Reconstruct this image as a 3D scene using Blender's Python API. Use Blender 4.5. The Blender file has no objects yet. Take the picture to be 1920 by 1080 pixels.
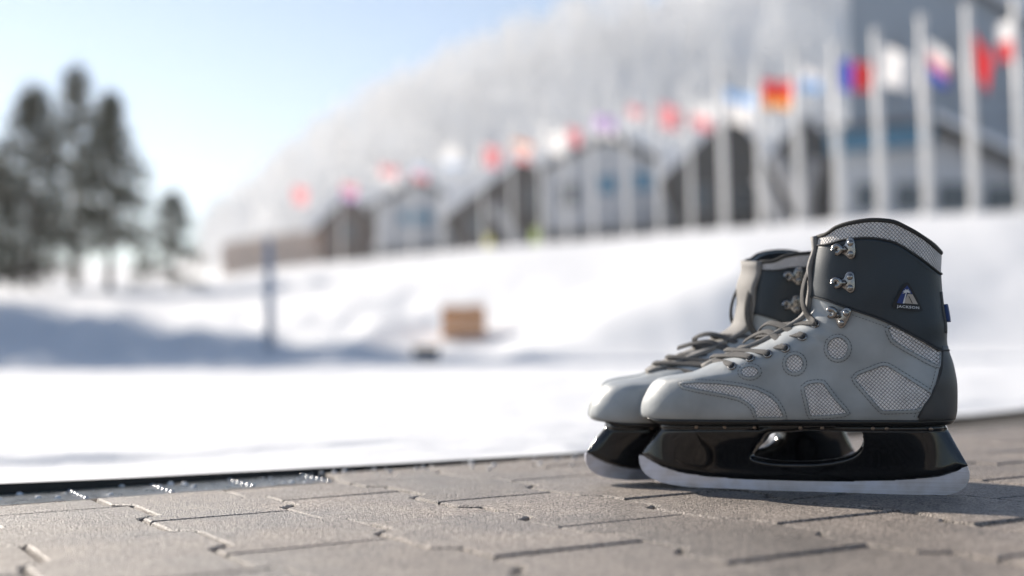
import bpy, bmesh, math, random
import numpy as np
from mathutils import Vector, Matrix, geometry

random.seed(7); RNG = np.random.default_rng(7)
SC = bpy.context.scene
COL = SC.collection

# ------------------------------------------------------------------ camera
F = 2400.0                      # focal length in pixels of the 1920 px wide frame
CAM_H = 0.127
PITCH = math.atan(115 / F)
ROLL = math.radians(-1.0)
cam_d = bpy.data.cameras.new('camera'); cam = bpy.data.objects.new('camera', cam_d); COL.objects.link(cam)
cam_d.sensor_width = 36; cam_d.lens = F * 36 / 1920
cam_d.clip_start = .02; cam_d.clip_end = 3000
CM = Matrix.Translation((0, 0, CAM_H)) @ Matrix.Rotation(math.pi / 2 + PITCH, 4, 'X') @ Matrix.Rotation(ROLL, 4, 'Z')
cam.matrix_world = CM
cam_d.dof.use_dof = True
cam_d.dof.focus_distance = 1.035
C_INF = 42.0                    # blur disc of far points in 1920 px
cam_d.dof.aperture_fstop = (cam_d.lens / 1000) / (C_INF * 1.035 / F)
cam_d.dof.aperture_blades = 0
cam_d.dof.aperture_ratio = 1.15
SC.camera = cam

# ------------------------------------------------------------------ light
SUN_AZ = math.radians(-46)      # heading in which the light travels, seen from above, from +x
SUN_EL = math.radians(27)
w = bpy.data.worlds.new('World'); SC.world = w; w.use_nodes = True
nt = w.node_tree; nt.nodes.clear()
sky = nt.nodes.new('ShaderNodeTexSky'); sky.sky_type = 'NISHITA'; sky.sun_disc = False
sky.sun_elevation = SUN_EL
to_sun = Vector((-math.cos(SUN_AZ), -math.sin(SUN_AZ)))
sky.sun_rotation = math.atan2(to_sun.x, to_sun.y)
sky.altitude = 700; sky.air_density = 1.0; sky.dust_density = .12; sky.ozone_density = 1.5
bg = nt.nodes.new('ShaderNodeBackground'); bg.inputs[1].default_value = .072
wo = nt.nodes.new('ShaderNodeOutputWorld')
nt.links.new(sky.outputs[0], bg.inputs[0]); nt.links.new(bg.outputs[0], wo.inputs[0])
sd = bpy.data.lights.new('sun', 'SUN'); sun = bpy.data.objects.new('sun', sd); COL.objects.link(sun)
sd.energy = 5.0; sd.angle = math.radians(.5); sd.color = (1, .91, .80)
ld = Vector((math.cos(SUN_AZ) * math.cos(SUN_EL), math.sin(SUN_AZ) * math.cos(SUN_EL), -math.sin(SUN_EL)))
sun.rotation_euler = ld.to_track_quat('-Z', 'Y').to_euler()
vs = SC.view_settings
vs.view_transform = 'Standard'; vs.look = 'None'; vs.exposure = 0.88; vs.gamma = 1; vs.use_curve_mapping = False
SC.cycles.use_denoising = True
SC.cycles.volume_bounces = 0
SC.cycles.max_bounces = 8; SC.cycles.caustics_reflective = False; SC.cycles.caustics_refractive = False
SC.cycles.sample_clamp_indirect = 6

# ------------------------------------------------------------------ helpers
CO = CM.translation.copy(); CR = CM.to_3x3()
def ray(px, py):
    return CR @ Vector(((px - 960) / F, (540 - py) / F, -1))
def at_depth(px, py, Y):
    d = ray(px, py); return CO + d * ((Y - CO.y) / d.y)
def on_ground(px, py, z=0.0):
    d = ray(px, py); return CO + d * ((z - CO.z) / d.z)

def link(o, parent=None, mat=None):
    COL.objects.link(o)
    if parent is not None: o.parent = parent
    return o
def mk(name, V, Fc, mat, parent=None, smooth=True, uv=None, mats=None, midx=None):
    me = bpy.data.meshes.new(name)
    me.from_pydata([tuple(map(float, v)) for v in V], [], [tuple(int(i) for i in f) for f in Fc])
    if mats:
        for m in mats: me.materials.append(m)
        if midx is not None: me.polygons.foreach_set('material_index', np.array(midx, dtype=np.int32))
    elif mat: me.materials.append(mat)
    if smooth: me.polygons.foreach_set('use_smooth', np.ones(len(me.polygons), dtype=bool))
    if uv is not None:
        l = me.uv_layers.new(name='UVMap'); vi = np.zeros(len(me.loops), dtype=np.int32)
        me.loops.foreach_get('vertex_index', vi)
        l.data.foreach_set('uv', np.asarray(uv, dtype=np.float32)[vi].ravel())
    me.update()
    o = bpy.data.objects.new(name, me)
    return link(o, parent)
def empty(name, M=None):
    o = bpy.data.objects.new(name, None); COL.objects.link(o); o.empty_display_size = .05
    if M is not None: o.matrix_world = M
    return o
def tag(o, label=None, cat=None, group=None, kind=None):
    if label: o['label'] = label
    if cat: o['category'] = cat
    if group: o['group'] = group
    if kind: o['kind'] = kind
    return o
def copy_tree(o, parent=None, skip=()):
    c = o.copy(); COL.objects.link(c); c.parent = parent
    if parent is not None: c.matrix_parent_inverse = o.matrix_parent_inverse.copy()
    for ch in list(o.children):
        if ch.name.split('.')[0] in skip: continue
        copy_tree(ch, c, skip)
    return c

class MB:
    """collects simple solids into one mesh"""
    def __init__(s): s.V = []; s.F = []; s.M = []
    def add(s, V, Fc, m=0):
        b = len(s.V); s.V += [tuple(v) for v in V]; s.F += [tuple(i + b for i in f) for f in Fc]; s.M += [m] * len(Fc)
    def box(s, c, sz, R=None, m=0):
        V = []
        for x in (-.5, .5):
            for y in (-.5, .5):
                for z in (-.5, .5):
                    p = Vector((x * sz[0], y * sz[1], z * sz[2]))
                    if R is not None: p = R @ p
                    V.append(p + Vector(c))
        s.add(V, [(0, 1, 3, 2), (4, 6, 7, 5), (0, 4, 5, 1), (2, 3, 7, 6), (0, 2, 6, 4), (1, 5, 7, 3)], m)
    def tube(s, pts, rad, n=8, m=0, cap=True):
        pts = [Vector(p) for p in pts]; k = len(pts)
        if not hasattr(rad, '__len__'): rad = [rad] * k
        t0 = (pts[1] - pts[0]).normalized(); a = t0.orthogonal().normalized(); V = []
        for i in range(k):
            t = (pts[min(i + 1, k - 1)] - pts[max(i - 1, 0)]).normalized()
            a = (a - t * a.dot(t)).normalized(); b = t.cross(a)
            for j in range(n):
                th = 2 * math.pi * j / n
                V.append(pts[i] + (a * math.cos(th) + b * math.sin(th)) * rad[i])
        Fc = [(i * n + j, i * n + (j + 1) % n, (i + 1) * n + (j + 1) % n, (i + 1) * n + j) for i in range(k - 1) for j in range(n)]
        if cap: Fc += [tuple(range(n - 1, -1, -1)), tuple((k - 1) * n + j for j in range(n))]
        s.add(V, Fc, m)
    def ribbon(s, pts, nrm, w, t, n=8, m=0):
        pts = [Vector(p) for p in pts]; k = len(pts); V = []
        for i in range(k):
            tg = (pts[min(i + 1, k - 1)] - pts[max(i - 1, 0)]).normalized()
            N = Vector(nrm[i] if isinstance(nrm, list) else nrm); N = (N - tg * N.dot(tg)).normalized(); B = tg.cross(N)
            for j in range(n):
                th = 2 * math.pi * (j + .5) / n
                c, q = math.cos(th), math.sin(th)
                V.append(pts[i] + B * (w / 2 * math.copysign(abs(c) ** .6, c)) + N * (t / 2 * math.copysign(abs(q) ** .6, q)))
        Fc = [(i * n + j, i * n + (j + 1) % n, (i + 1) * n + (j + 1) % n, (i + 1) * n + j) for i in range(k - 1) for j in range(n)]
        Fc += [tuple(range(n - 1, -1, -1)), tuple((k - 1) * n + j for j in range(n))]
        s.add(V, Fc, m)
    def dome(s, c, r, ax, h=.5, n=12, rings=4, m=0):
        ax = Vector(ax).normalized(); a = ax.orthogonal().normalized(); b = ax.cross(a); c = Vector(c); V = []
        for i in range(rings):
            ph = math.pi / 2 * i / rings
            for j in range(n):
                th = 2 * math.pi * j / n
                V.append(c + (a * math.cos(th) + b * math.sin(th)) * (r * math.cos(ph)) + ax * (r * h * math.sin(ph)))
        V.append(c + ax * r * h); T = len(V) - 1
        Fc = [(i * n + j, i * n + (j + 1) % n, (i + 1) * n + (j + 1) % n, (i + 1) * n + j) for i in range(rings - 1) for j in range(n)]
        Fc += [((rings - 1) * n + j, (rings - 1) * n + (j + 1) % n, T) for j in range(n)]
        Fc += [tuple(range(n - 1, -1, -1))]
        s.add(V, Fc, m)
    def torus(s, c, ax, R, r, a0=0, a1=2 * math.pi, n=20, k=8, m=0, ref=None):
        ax = Vector(ax).normalized(); a = Vector(ref).normalized() if ref is not None else ax.orthogonal().normalized()
        a = (a - ax * a.dot(ax)).normalized(); b = ax.cross(a); full = abs(a1 - a0 - 2 * math.pi) < 1e-6
        N = n if full else n + 1; V = []
        for i in range(N):
            th = a0 + (a1 - a0) * i / n; d = a * math.cos(th) + b * math.sin(th)
            for j in range(k):
                ph = 2 * math.pi * j / k
                V.append(Vector(c) + d * (R + r * math.cos(ph)) + ax * (r * math.sin(ph)))
        Fc = [((i % N) * k + j, (i % N) * k + (j + 1) % k, ((i + 1) % N) * k + (j + 1) % k, ((i + 1) % N) * k + j) for i in range(n) for j in range(k)]
        if not full: Fc += [tuple(range(k)), tuple(n * k + j for j in range(k - 1, -1, -1))]
        s.add(V, Fc, m)
    def build(s, name, mat=None, parent=None, smooth=False, mats=None):
        return mk(name, s.V, s.F, mat, parent, smooth, mats=mats, midx=s.M if mats else None)

def catmull(P, closed=False, step=None, n=6):
    P = [np.array(p, float) for p in P]; k = len(P); out = []
    rng = range(k) if closed else range(k - 1)
    for i in rng:
        if closed: p0, p1, p2, p3 = P[i - 1], P[i], P[(i + 1) % k], P[(i + 2) % k]
        else: p0, p1, p2, p3 = P[max(i - 1, 0)], P[i], P[i + 1], P[min(i + 2, k - 1)]
        m = n if step is None else max(1, int(np.linalg.norm(p2 - p1) / step))
        for j in range(m):
            t = j / m
            out.append(.5 * (2 * p1 + (p2 - p0) * t + (2 * p0 - 5 * p1 + 4 * p2 - p3) * t * t + (3 * p1 - p0 - 3 * p2 + p3) * t ** 3))
    if not closed: out.append(P[-1])
    return out
def polyline(P, closed, step):
    P = [np.array(p, float) for p in P]; out = []; k = len(P)
    for i in range(k if closed else k - 1):
        a, b = P[i], P[(i + 1) % k]; m = max(1, int(np.linalg.norm(b - a) / step))
        out += [a + (b - a) * j / m for j in range(m)]
    if not closed: out.append(P[-1])
    return out
def pchip(x, y):
    x = np.array(x, float); y = np.array(y, float); o = np.argsort(x); x = x[o]; y = y[o]
    h = np.diff(x); d = np.diff(y) / h; m = np.zeros_like(x)
    m[0], m[-1] = d[0], d[-1]
    for i in range(1, len(x) - 1):
        m[i] = 0 if d[i - 1] * d[i] <= 0 else 2 / (1 / d[i - 1] + 1 / d[i])
    def f(q):
        q = np.clip(np.asarray(q, float), x[0], x[-1]); i = np.clip(np.searchsorted(x, q) - 1, 0, len(h) - 1)
        t = (q - x[i]) / h[i]
        return (2 * t**3 - 3 * t**2 + 1) * y[i] + (t**3 - 2 * t**2 + t) * h[i] * m[i] + (-2 * t**3 + 3 * t**2) * y[i + 1] + (t**3 - t**2) * h[i] * m[i + 1]
    return f
def sstep(a, b, x):
    t = np.clip((np.asarray(x, float) - a) / (b - a), 0, 1); return t * t * (3 - 2 * t)
def inpoly(pt, P):
    x, y = pt; c = False; k = len(P)
    for i in range(k):
        x1, y1 = P[i][0], P[i][1]; x2, y2 = P[i - 1][0], P[i - 1][1]
        if (y1 > y) != (y2 > y) and x < (x2 - x1) * (y - y1) / (y2 - y1) + x1: c = not c
    return c
def segdist(p, P, closed=True):
    A = np.array([q[:2] for q in P]); B = np.roll(A, -1, 0)
    if not closed: A, B = A[:-1], B[:-1]
    d = B - A; L = (d * d).sum(1) + 1e-18; t = np.clip(((p - A) * d).sum(1) / L, 0, 1)
    return np.sqrt((((A + d * t[:, None]) - p) ** 2).sum(1).min())
def fill(P, step, holes=()):
    """triangulates a polygon with inner grid points -> 2D verts, tris, set of boundary loops"""
    pts = [Vector((p[0], p[1])) for p in P]; edges = [(i, (i + 1) % len(P)) for i in range(len(P))]
    for hl in holes:
        b = len(pts); pts += [Vector((p[0], p[1])) for p in hl]; edges += [(b + i, b + (i + 1) % len(hl)) for i in range(len(hl))]
    nb = len(pts)
    A = np.array([p[:2] for p in P]); lo, hi = A.min(0), A.max(0)
    row = 0
    for y in np.arange(lo[1], hi[1], step * .87):
        row += 1
        for x in np.arange(lo[0] + (row % 2) * step / 2, hi[0], step):
            q = np.array((x, y))
            if not inpoly(q, P) or any(inpoly(q, hl) for hl in holes): continue
            if segdist(q, P) < step * .5 or any(segdist(q, hl) < step * .5 for hl in holes): continue
            pts.append(Vector((x, y)))
    V, E, Fc, ov, oe, of = geometry.delaunay_2d_cdt(pts, edges, [], 1, 1e-7)
    V = [(v.x, v.y) for v in V]; out = []
    for f in Fc:
        c = sum((Vector(V[i]) for i in f), Vector((0, 0))) / len(f)
        if not inpoly(c, P) or any(inpoly(c, hl) for hl in holes): continue
        a = [Vector(V[i]) for i in f]
        if (a[1] - a[0]).cross(a[2] - a[0]) < 0: f = list(reversed(f))
        out.append(tuple(f))
    return V, out

# ------------------------------------------------------------------ materials
def srgb(r, g, b):
    f = lambda c: ((c / 255) / 12.92 if c / 255 <= .04045 else ((c / 255 + .055) / 1.055) ** 2.4)
    return (f(r), f(g), f(b), 1)
def mat(name, col, rough=.6, metal=0., var=0., vscale=40., bump=0., bscale=200., bdist=.001, spec=.5, coat=0., col2=None, rand=0.):
    m = bpy.data.materials.new(name); m.use_nodes = True; t = m.node_tree; N = t.nodes; b = N['Principled BSDF']
    col = tuple(col) + (1,) if len(col) == 3 else tuple(col)
    b.inputs['Roughness'].default_value = rough; b.inputs['Metallic'].default_value = metal
    b.inputs['Specular IOR Level'].default_value = spec; b.inputs['Coat Weight'].default_value = coat
    b.inputs['Base Color'].default_value = col
    tc = N.new('ShaderNodeTexCoord')
    out = None
    if var > 0 or col2:
        nz = N.new('ShaderNodeTexNoise'); nz.inputs['Scale'].default_value = vscale; nz.inputs['Detail'].default_value = 5
        t.links.new(tc.outputs['Object'], nz.inputs['Vector'])
        rp = N.new('ShaderNodeValToRGB'); rp.color_ramp.elements[0].position = .3; rp.color_ramp.elements[1].position = .7
        c2 = (tuple(col2) + (1,))[:4] if col2 else tuple(min(1, c * (1 + var)) for c in col[:3]) + (1,)
        rp.color_ramp.elements[0].color = tuple(c * (1 - var) for c in col[:3]) + (1,); rp.color_ramp.elements[1].color = c2
        t.links.new(nz.outputs['Fac'], rp.inputs['Fac']); out = rp.outputs['Color']
        t.links.new(out, b.inputs['Base Color'])
        mr = N.new('ShaderNodeMapRange'); mr.inputs['To Min'].default_value = max(0, rough - .08); mr.inputs['To Max'].default_value = min(1, rough + .1)
        t.links.new(nz.outputs['Fac'], mr.inputs['Value']); t.links.new(mr.outputs[0], b.inputs['Roughness'])
    if rand > 0:
        oi = N.new('ShaderNodeObjectInfo'); mr = N.new('ShaderNodeMapRange')
        mr.inputs['To Min'].default_value = 1 - rand; mr.inputs['To Max'].default_value = 1 + rand
        t.links.new(oi.outputs['Random'], mr.inputs['Value'])
        mx = N.new('ShaderNodeMix'); mx.data_type = 'RGBA'; mx.blend_type = 'MULTIPLY'; mx.inputs[0].default_value = 1
        if out is not None: t.links.new(out, mx.inputs[6])
        else: mx.inputs[6].default_value = col
        t.links.new(mr.outputs[0], mx.inputs[7]); t.links.new(mx.outputs[2], b.inputs['Base Color'])
    if bump > 0:
        nb = N.new('ShaderNodeTexNoise'); nb.inputs['Scale'].default_value = bscale; nb.inputs['Detail'].default_value = 4
        t.links.new(tc.outputs['Object'], nb.inputs['Vector'])
        bp = N.new('ShaderNodeBump'); bp.inputs['Strength'].default_value = bump; bp.inputs['Distance'].default_value = bdist
        t.links.new(nb.outputs['Fac'], bp.inputs['Height']); t.links.new(bp.outputs[0], b.inputs['Normal'])
    return m

def mesh_fabric():
    m = bpy.data.materials.new('mesh_fabric'); m.use_nodes = True; t = m.node_tree; N = t.nodes; b = N['Principled BSDF']
    uv = N.new('ShaderNodeUVMap'); uv.uv_map = 'UVMap'
    mp = N.new('ShaderNodeMapping'); mp.inputs['Rotation'].default_value = (0, 0, math.radians(42)); mp.inputs['Scale'].default_value = (1, 1.0, 1)
    wn = N.new('ShaderNodeTexNoise'); wn.inputs['Scale'].default_value = 160; wn.inputs['Detail'].default_value = 2; t.links.new(uv.outputs[0], wn.inputs['Vector'])
    wm = N.new('ShaderNodeVectorMath'); wm.operation = 'MULTIPLY_ADD'; wm.inputs[1].default_value = (.0016, .0016, 0); t.links.new(wn.outputs['Color'], wm.inputs[0]); t.links.new(uv.outputs[0], wm.inputs[2])
    t.links.new(wm.outputs[0], mp.inputs[0]); sx = N.new('ShaderNodeSeparateXYZ'); t.links.new(mp.outputs[0], sx.inputs[0])
    vals = []
    for o, sc in (('X', 2 * math.pi / .0023), ('Y', 2 * math.pi / .0023)):
        a = N.new('ShaderNodeMath'); a.operation = 'MULTIPLY'; a.inputs[1].default_value = sc; t.links.new(sx.outputs[o], a.inputs[0])
        s = N.new('ShaderNodeMath'); s.operation = 'SINE'; t.links.new(a.outputs[0], s.inputs[0])
        q = N.new('ShaderNodeMath'); q.operation = 'MULTIPLY_ADD'; q.inputs[1].default_value = .5; q.inputs[2].default_value = .5
        t.links.new(s.outputs[0], q.inputs[0]); vals.append(q)
    mn = N.new('ShaderNodeMath'); mn.operation = 'MINIMUM'; t.links.new(vals[0].outputs[0], mn.inputs[0]); t.links.new(vals[1].outputs[0], mn.inputs[1])
    rp = N.new('ShaderNodeValToRGB'); rp.color_ramp.elements[0].position = .0; rp.color_ramp.elements[0].color = (.09, .085, .08, 1)
    rp.color_ramp.elements[1].position = .14; rp.color_ramp.elements[1].color = (.92, .87, .84, 1)
    t.links.new(mn.outputs[0], rp.inputs[0]); gn = N.new('ShaderNodeTexNoise'); gn.inputs['Scale'].default_value = 70; gn.inputs['Detail'].default_value = 4; t.links.new(uv.outputs[0], gn.inputs['Vector'])
    gm = N.new('ShaderNodeMapRange'); gm.inputs['To Min'].default_value = .62; gm.inputs['To Max'].default_value = 1.2; t.links.new(gn.outputs['Fac'], gm.inputs['Value'])
    gx = N.new('ShaderNodeMix'); gx.data_type = 'RGBA'; gx.blend_type = 'MULTIPLY'; gx.inputs[0].default_value = 1; t.links.new(rp.outputs[0], gx.inputs[6]); t.links.new(gm.outputs[0], gx.inputs[7]); t.links.new(gx.outputs[2], b.inputs['Base Color'])
    bp = N.new('ShaderNodeBump'); bp.inputs['Distance'].default_value = .0004; t.links.new(mn.outputs[0], bp.inputs['Height']); t.links.new(bp.outputs[0], b.inputs['Normal'])
    b.inputs['Roughness'].default_value = .6
    return m
def paver_mat():
    m = mat('concrete_paver', (.27, .228, .195), .62, rand=.12, var=.14, vscale=18, spec=.5)
    t = m.node_tree; N = t.nodes; b = N['Principled BSDF']
    src = b.inputs['Base Color'].links[0].from_socket
    tc = N.new('ShaderNodeNewGeometry')
    vo = N.new('ShaderNodeTexVoronoi'); vo.inputs['Scale'].default_value = 600; t.links.new(tc.outputs['Position'], vo.inputs['Vector'])
    nz = N.new('ShaderNodeTexNoise'); nz.inputs['Scale'].default_value = 1100; nz.inputs['Detail'].default_value = 3; t.links.new(tc.outputs['Position'], nz.inputs['Vector'])
    sp = N.new('ShaderNodeSeparateColor'); t.links.new(vo.outputs['Color'], sp.inputs[0])
    mr = N.new('ShaderNodeMapRange'); mr.inputs['To Min'].default_value = .3; mr.inputs['To Max'].default_value = 1.7; t.links.new(sp.outputs[0], mr.inputs['Value'])
    mx = N.new('ShaderNodeMix'); mx.data_type = 'RGBA'; mx.blend_type = 'MULTIPLY'; mx.inputs[0].default_value = 1
    t.links.new(src, mx.inputs[6]); t.links.new(mr.outputs[0], mx.inputs[7])
    dn = N.new('ShaderNodeTexNoise'); dn.inputs['Scale'].default_value = 4.5; dn.inputs['Detail'].default_value = 6; dn.inputs['Roughness'].default_value = .65; t.links.new(tc.outputs['Position'], dn.inputs['Vector'])
    dr = N.new('ShaderNodeMapRange'); dr.inputs['From Min'].default_value = .35; dr.inputs['From Max'].default_value = .62; dr.inputs['To Min'].default_value = .62; dr.inputs['To Max'].default_value = 1.12; t.links.new(dn.outputs['Fac'], dr.inputs['Value'])
    m2 = N.new('ShaderNodeMix'); m2.data_type = 'RGBA'; m2.blend_type = 'MULTIPLY'; m2.inputs[0].default_value = 1
    t.links.new(mx.outputs[2], m2.inputs[6]); t.links.new(dr.outputs[0], m2.inputs[7]); t.links.new(m2.outputs[2], b.inputs['Base Color'])
    ro = N.new('ShaderNodeMapRange'); ro.inputs['From Min'].default_value = .35; ro.inputs['From Max'].default_value = .62; ro.inputs['To Min'].default_value = .36; ro.inputs['To Max'].default_value = .6; t.links.new(dn.outputs['Fac'], ro.inputs['Value']); t.links.new(ro.outputs[0], b.inputs['Roughness'])
    ad = N.new('ShaderNodeMath'); ad.operation = 'MULTIPLY_ADD'; ad.inputs[1].default_value = -.8; t.links.new(vo.outputs['Distance'], ad.inputs[0]); t.links.new(nz.outputs['Fac'], ad.inputs[2])
    bp = N.new('ShaderNodeBump'); bp.inputs['Strength'].default_value = .9; bp.inputs['Distance'].default_value = .0018
    t.links.new(ad.outputs[0], bp.inputs['Height']); t.links.new(bp.outputs[0], b.inputs['Normal'])
    return m

M = {}
M['leather'] = mat('grey_leather', (.38, .398, .402), .42, var=.16, vscale=34, bump=.22, bscale=90, bdist=.0016)
M['navy'] = mat('navy_leather', (.027, .037, .047), .45, var=.08, vscale=50, bump=.3, bscale=800, bdist=.0004)
M['charcoal'] = mat('charcoal_leather', (.075, .075, .075), .42, var=.1, vscale=60, bump=.3, bscale=600, bdist=.0004)
M['mesh'] = mesh_fabric()
M['binding'] = mat('dark_binding', (.035, .033, .03), .75, bump=.4, bscale=900, bdist=.0005)
M['edge'] = mat('tan_edge', (.3, .27, .24), .8, bump=.5, bscale=1500, bdist=.0004)
M['lining'] = mat('dark_lining', (.018, .02, .024), .9, bump=.3, bscale=900, bdist=.0005)
M['tongue'] = mat('cream_tongue', (.24, .228, .215), .75, var=.06, vscale=80, bump=.3, bscale=900, bdist=.0005)
M['lace'] = mat('grey_lace', (.10, .095, .09), .85, var=.1, vscale=300, bump=.8, bscale=1800, bdist=.0006)
M['steel'] = mat('hook_steel', (.36, .34, .32), .24, 1.0, var=.1, vscale=200)
M['blade'] = mat('blade_steel', (.74, .74, .84), .45, 1.0, var=.05, vscale=60, bump=.06, bscale=400, bdist=.0003)
def grind(m):
    t = m.node_tree; N = t.nodes; b = N['Principled BSDF']; tc = N.new('ShaderNodeTexCoord')
    mp = N.new('ShaderNodeMapping'); mp.inputs['Scale'].default_value = (14, 1, 700); mp.inputs['Rotation'].default_value = (0, math.radians(2), 0); t.links.new(tc.outputs['Object'], mp.inputs[0])
    n1 = N.new('ShaderNodeTexNoise'); n1.inputs['Scale'].default_value = 1; n1.inputs['Detail'].default_value = 6; t.links.new(mp.outputs[0], n1.inputs['Vector'])
    n2 = N.new('ShaderNodeTexNoise'); n2.inputs['Scale'].default_value = 55; n2.inputs['Detail'].default_value = 5; t.links.new(tc.outputs['Object'], n2.inputs['Vector'])
    ad = N.new('ShaderNodeMath'); ad.operation = 'MULTIPLY_ADD'; ad.inputs[1].default_value = .6; t.links.new(n1.outputs['Fac'], ad.inputs[0]); t.links.new(n2.outputs['Fac'], ad.inputs[2])
    rp = N.new('ShaderNodeMapRange'); rp.inputs['From Min'].default_value = .55; rp.inputs['From Max'].default_value = 1.05; rp.inputs['To Min'].default_value = .28; rp.inputs['To Max'].default_value = .58; t.links.new(ad.outputs[0], rp.inputs['Value']); t.links.new(rp.outputs[0], b.inputs['Roughness'])
    cr_ = N.new('ShaderNodeValToRGB'); cr_.color_ramp.elements[0].position = .55; cr_.color_ramp.elements[0].color = (.52, .51, .56, 1); cr_.color_ramp.elements[1].position = .95; cr_.color_ramp.elements[1].color = (.74, .74, .83, 1); t.links.new(ad.outputs[0], cr_.inputs[0]); t.links.new(cr_.outputs[0], b.inputs['Base Color'])
grind(M['blade'])
M['black'] = mat('gloss_black_plastic', (.008, .008, .009), .12, coat=.3)
M['sole'] = mat('black_sole', (.012, .012, .012), .32)
M['stitch'] = mat('dark_thread', (.06, .06, .06), .8)
M['patchblack'] = mat('patch_black', (.012, .013, .015), .5)
M['patchblue'] = mat('patch_blue', (.02, .045, .2), .5)
M['patchcream'] = mat('patch_cream', (.5, .44, .38), .5)
M['white'] = mat('white_print', (.75, .75, .75), .5)
M['tab'] = mat('blue_tab', (.01, .04, .16), .6)
M['copper'] = mat('bronze_rivet', (.3, .24, .2), .35, 1.0)
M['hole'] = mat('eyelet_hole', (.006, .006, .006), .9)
M['paver'] = paver_mat()
M['sand'] = mat('joint_sand', (.09, .08, .07), .95, var=.3, vscale=300, bump=.6, bscale=500, bdist=.002)
M['snow'] = mat('snow', (.75, .755, .765), .75, var=.04, vscale=1.5, bump=.4, bscale=9, bdist=.02, spec=.3)
M['rubber'] = mat('black_rubber', (.012, .014, .015), .6, bump=.3, bscale=200)
M['grate'] = mat('grate_steel', (.5, .5, .5), .28, 1.0, var=.15, vscale=60)
M['drain'] = mat('drain_dark', (.02, .022, .025), .7)


# ------------------------------------------------------------------ ground frame of the paving
def pq(p, q, z=0.): return Vector((.866 * p + .5 * q, .5 * p - .866 * q, z))
QE = -1.285                      # far edge of the paving
def jog(q):
    t = ((q + .75) / .19) % 1.0   # one step to and fro every stone
    if t < .07: return .016 * t / .07
    if t < .5: return .016
    if t < .57: return .016 * (1 - (t - .5) / .07)
    return 0.
OFF = {0: -.926, 1: -.807, 2: -.885, 3: -.785, 4: -.703}
bed = mk('pavement', [(-6, -6, -.012), (9, -6, -.012), (9, 9.4, -.012), (1.2, 2.62, -.012), pq(.85, QE, -.012), pq(-6.2, QE, -.012)], [(0, 1, 2, 3, 4, 5)], M['sand'], None, False)
tag(bed, kind='structure')
def edge_far(x):                 # far limit of the stones right of the bend, as y(x)
    return 1.542 + (x - .091) * 1.06
def stone(poly, parent):
    ar = sum(poly[i - 1][0] * poly[i][1] - poly[i][0] * poly[i - 1][1] for i in range(len(poly)))
    if ar < 0: poly = poly[::-1]
    A = np.array(poly); k = len(A)
    e = np.roll(A, -1, 0) - A; e /= np.linalg.norm(e, axis=1, keepdims=True) + 1e-9
    n = np.stack([-e[:, 1], e[:, 0]], 1); nn = n + np.roll(n, 1, 0); nn /= (np.linalg.norm(nn, axis=1, keepdims=True) ** 2 / 2 + 1e-6)
    c = A.mean(0); tx, ty, tz = RNG.normal(0, .004), RNG.normal(0, .004), RNG.normal(-.0004, .0005)
    V = []
    for d, z in ((.0013, -.02), (.0013, -.0034), (.0022, -.0010), (.0040, 0.)):
        for p, m_ in zip(A, nn):
            g = p + m_ * d; V.append((g[0] - c[0], g[1] - c[1], z + tz + (g[0] - c[0]) * tx + (g[1] - c[1]) * ty if z > -.01 else z))
    Fc = [(l * k + i, l * k + (i + 1) % k, (l + 1) * k + (i + 1) % k, (l + 1) * k + i) for l in range(3) for i in range(k)] + [tuple(3 * k + i for i in range(k))]
    o = mk('paver', V, Fc, M['paver'], parent, False); o.location = (c[0], c[1], 0)
    return o
n_st = 0
rest = []
for ci in range(-8, 24):
    p0 = .25 + .118 * (ci - 1); p1 = p0 + .118
    off = OFF.get(ci, (-.90 if ci % 2 == 0 else -.805))
    for r in range(-12, 10):
        q0 = off + .19 * r; q1 = q0 + .19
        lim = QE + (.095 if p0 < .42 else .004)
        if q1 < lim + .02: continue
        q0 = max(q0, lim)
        ctr = pq((p0 + p1) / 2, (q0 + q1) / 2)
        if ctr.y < .35 or ctr.x > 2.4 or ctr.x < -1.1 or ctr.y > 4: continue
        if ctr.x > .1 and ctr.y > edge_far(ctr.x) + .04: continue
        if abs(ctr.x) > ctr.y * .40 + .35: continue
        qs = [q0] + [q for q in sorted(-.75 + .19 * k + dq for k in range(-12, 12) for dq in (0, .0133, .095, .1083)) if q0 + .004 < q < q1 - .004] + [q1]
        poly = [pq(p0 + jog(q), q)[:2] for q in qs] + [pq(p1 + jog(q), q)[:2] for q in reversed(qs)]
        stone(poly, bed); n_st += 1

# ------------------------------------------------------------------ drain grate and rubber edge along the snow
gr = empty('drain_grate'); tag(gr, 'narrow steel drain grate along the far edge of the paving at left', 'drain grate')
b = MB()
for k in range(7):
    q = QE + .006 + k * .0135
    a, c = pq(-1.1, q, -.0035), pq(.484, q, -.0035)
    b.box((a + c) / 2, ((c - a).length, .0045, .006), Matrix.Rotation(math.radians(30), 3, 'Z'))
b.build('bar', M['grate'], gr)['kind'] = 'stuff'
b = MB(); b2 = MB()
for i in range(21):
    p = -1.08 + i * .078
    a, c = pq(p, QE + .002, -.004), pq(p, QE + .09, -.004)
    b.box((a + c) / 2, (.006, (c - a).length, .0045), Matrix.Rotation(math.radians(30), 3, 'Z'))
    for k in range(6):
        b2.dome(pq(p, QE + .010 + k * .0145, -.0014), .0026 + random.random() * .0006, (0, 0, 1), .9, 12, 4)  # small domes added at the crossings only to catch glints of sun
b.build('cross_bar', M['grate'], gr)['kind'] = 'stuff'
b2.build('stud', M['grate'], gr, True)['kind'] = 'stuff'
ch = MB(); a, c = pq(-1.1, QE + .045, -.0095), pq(.484, QE + .045, -.0095)
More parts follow.
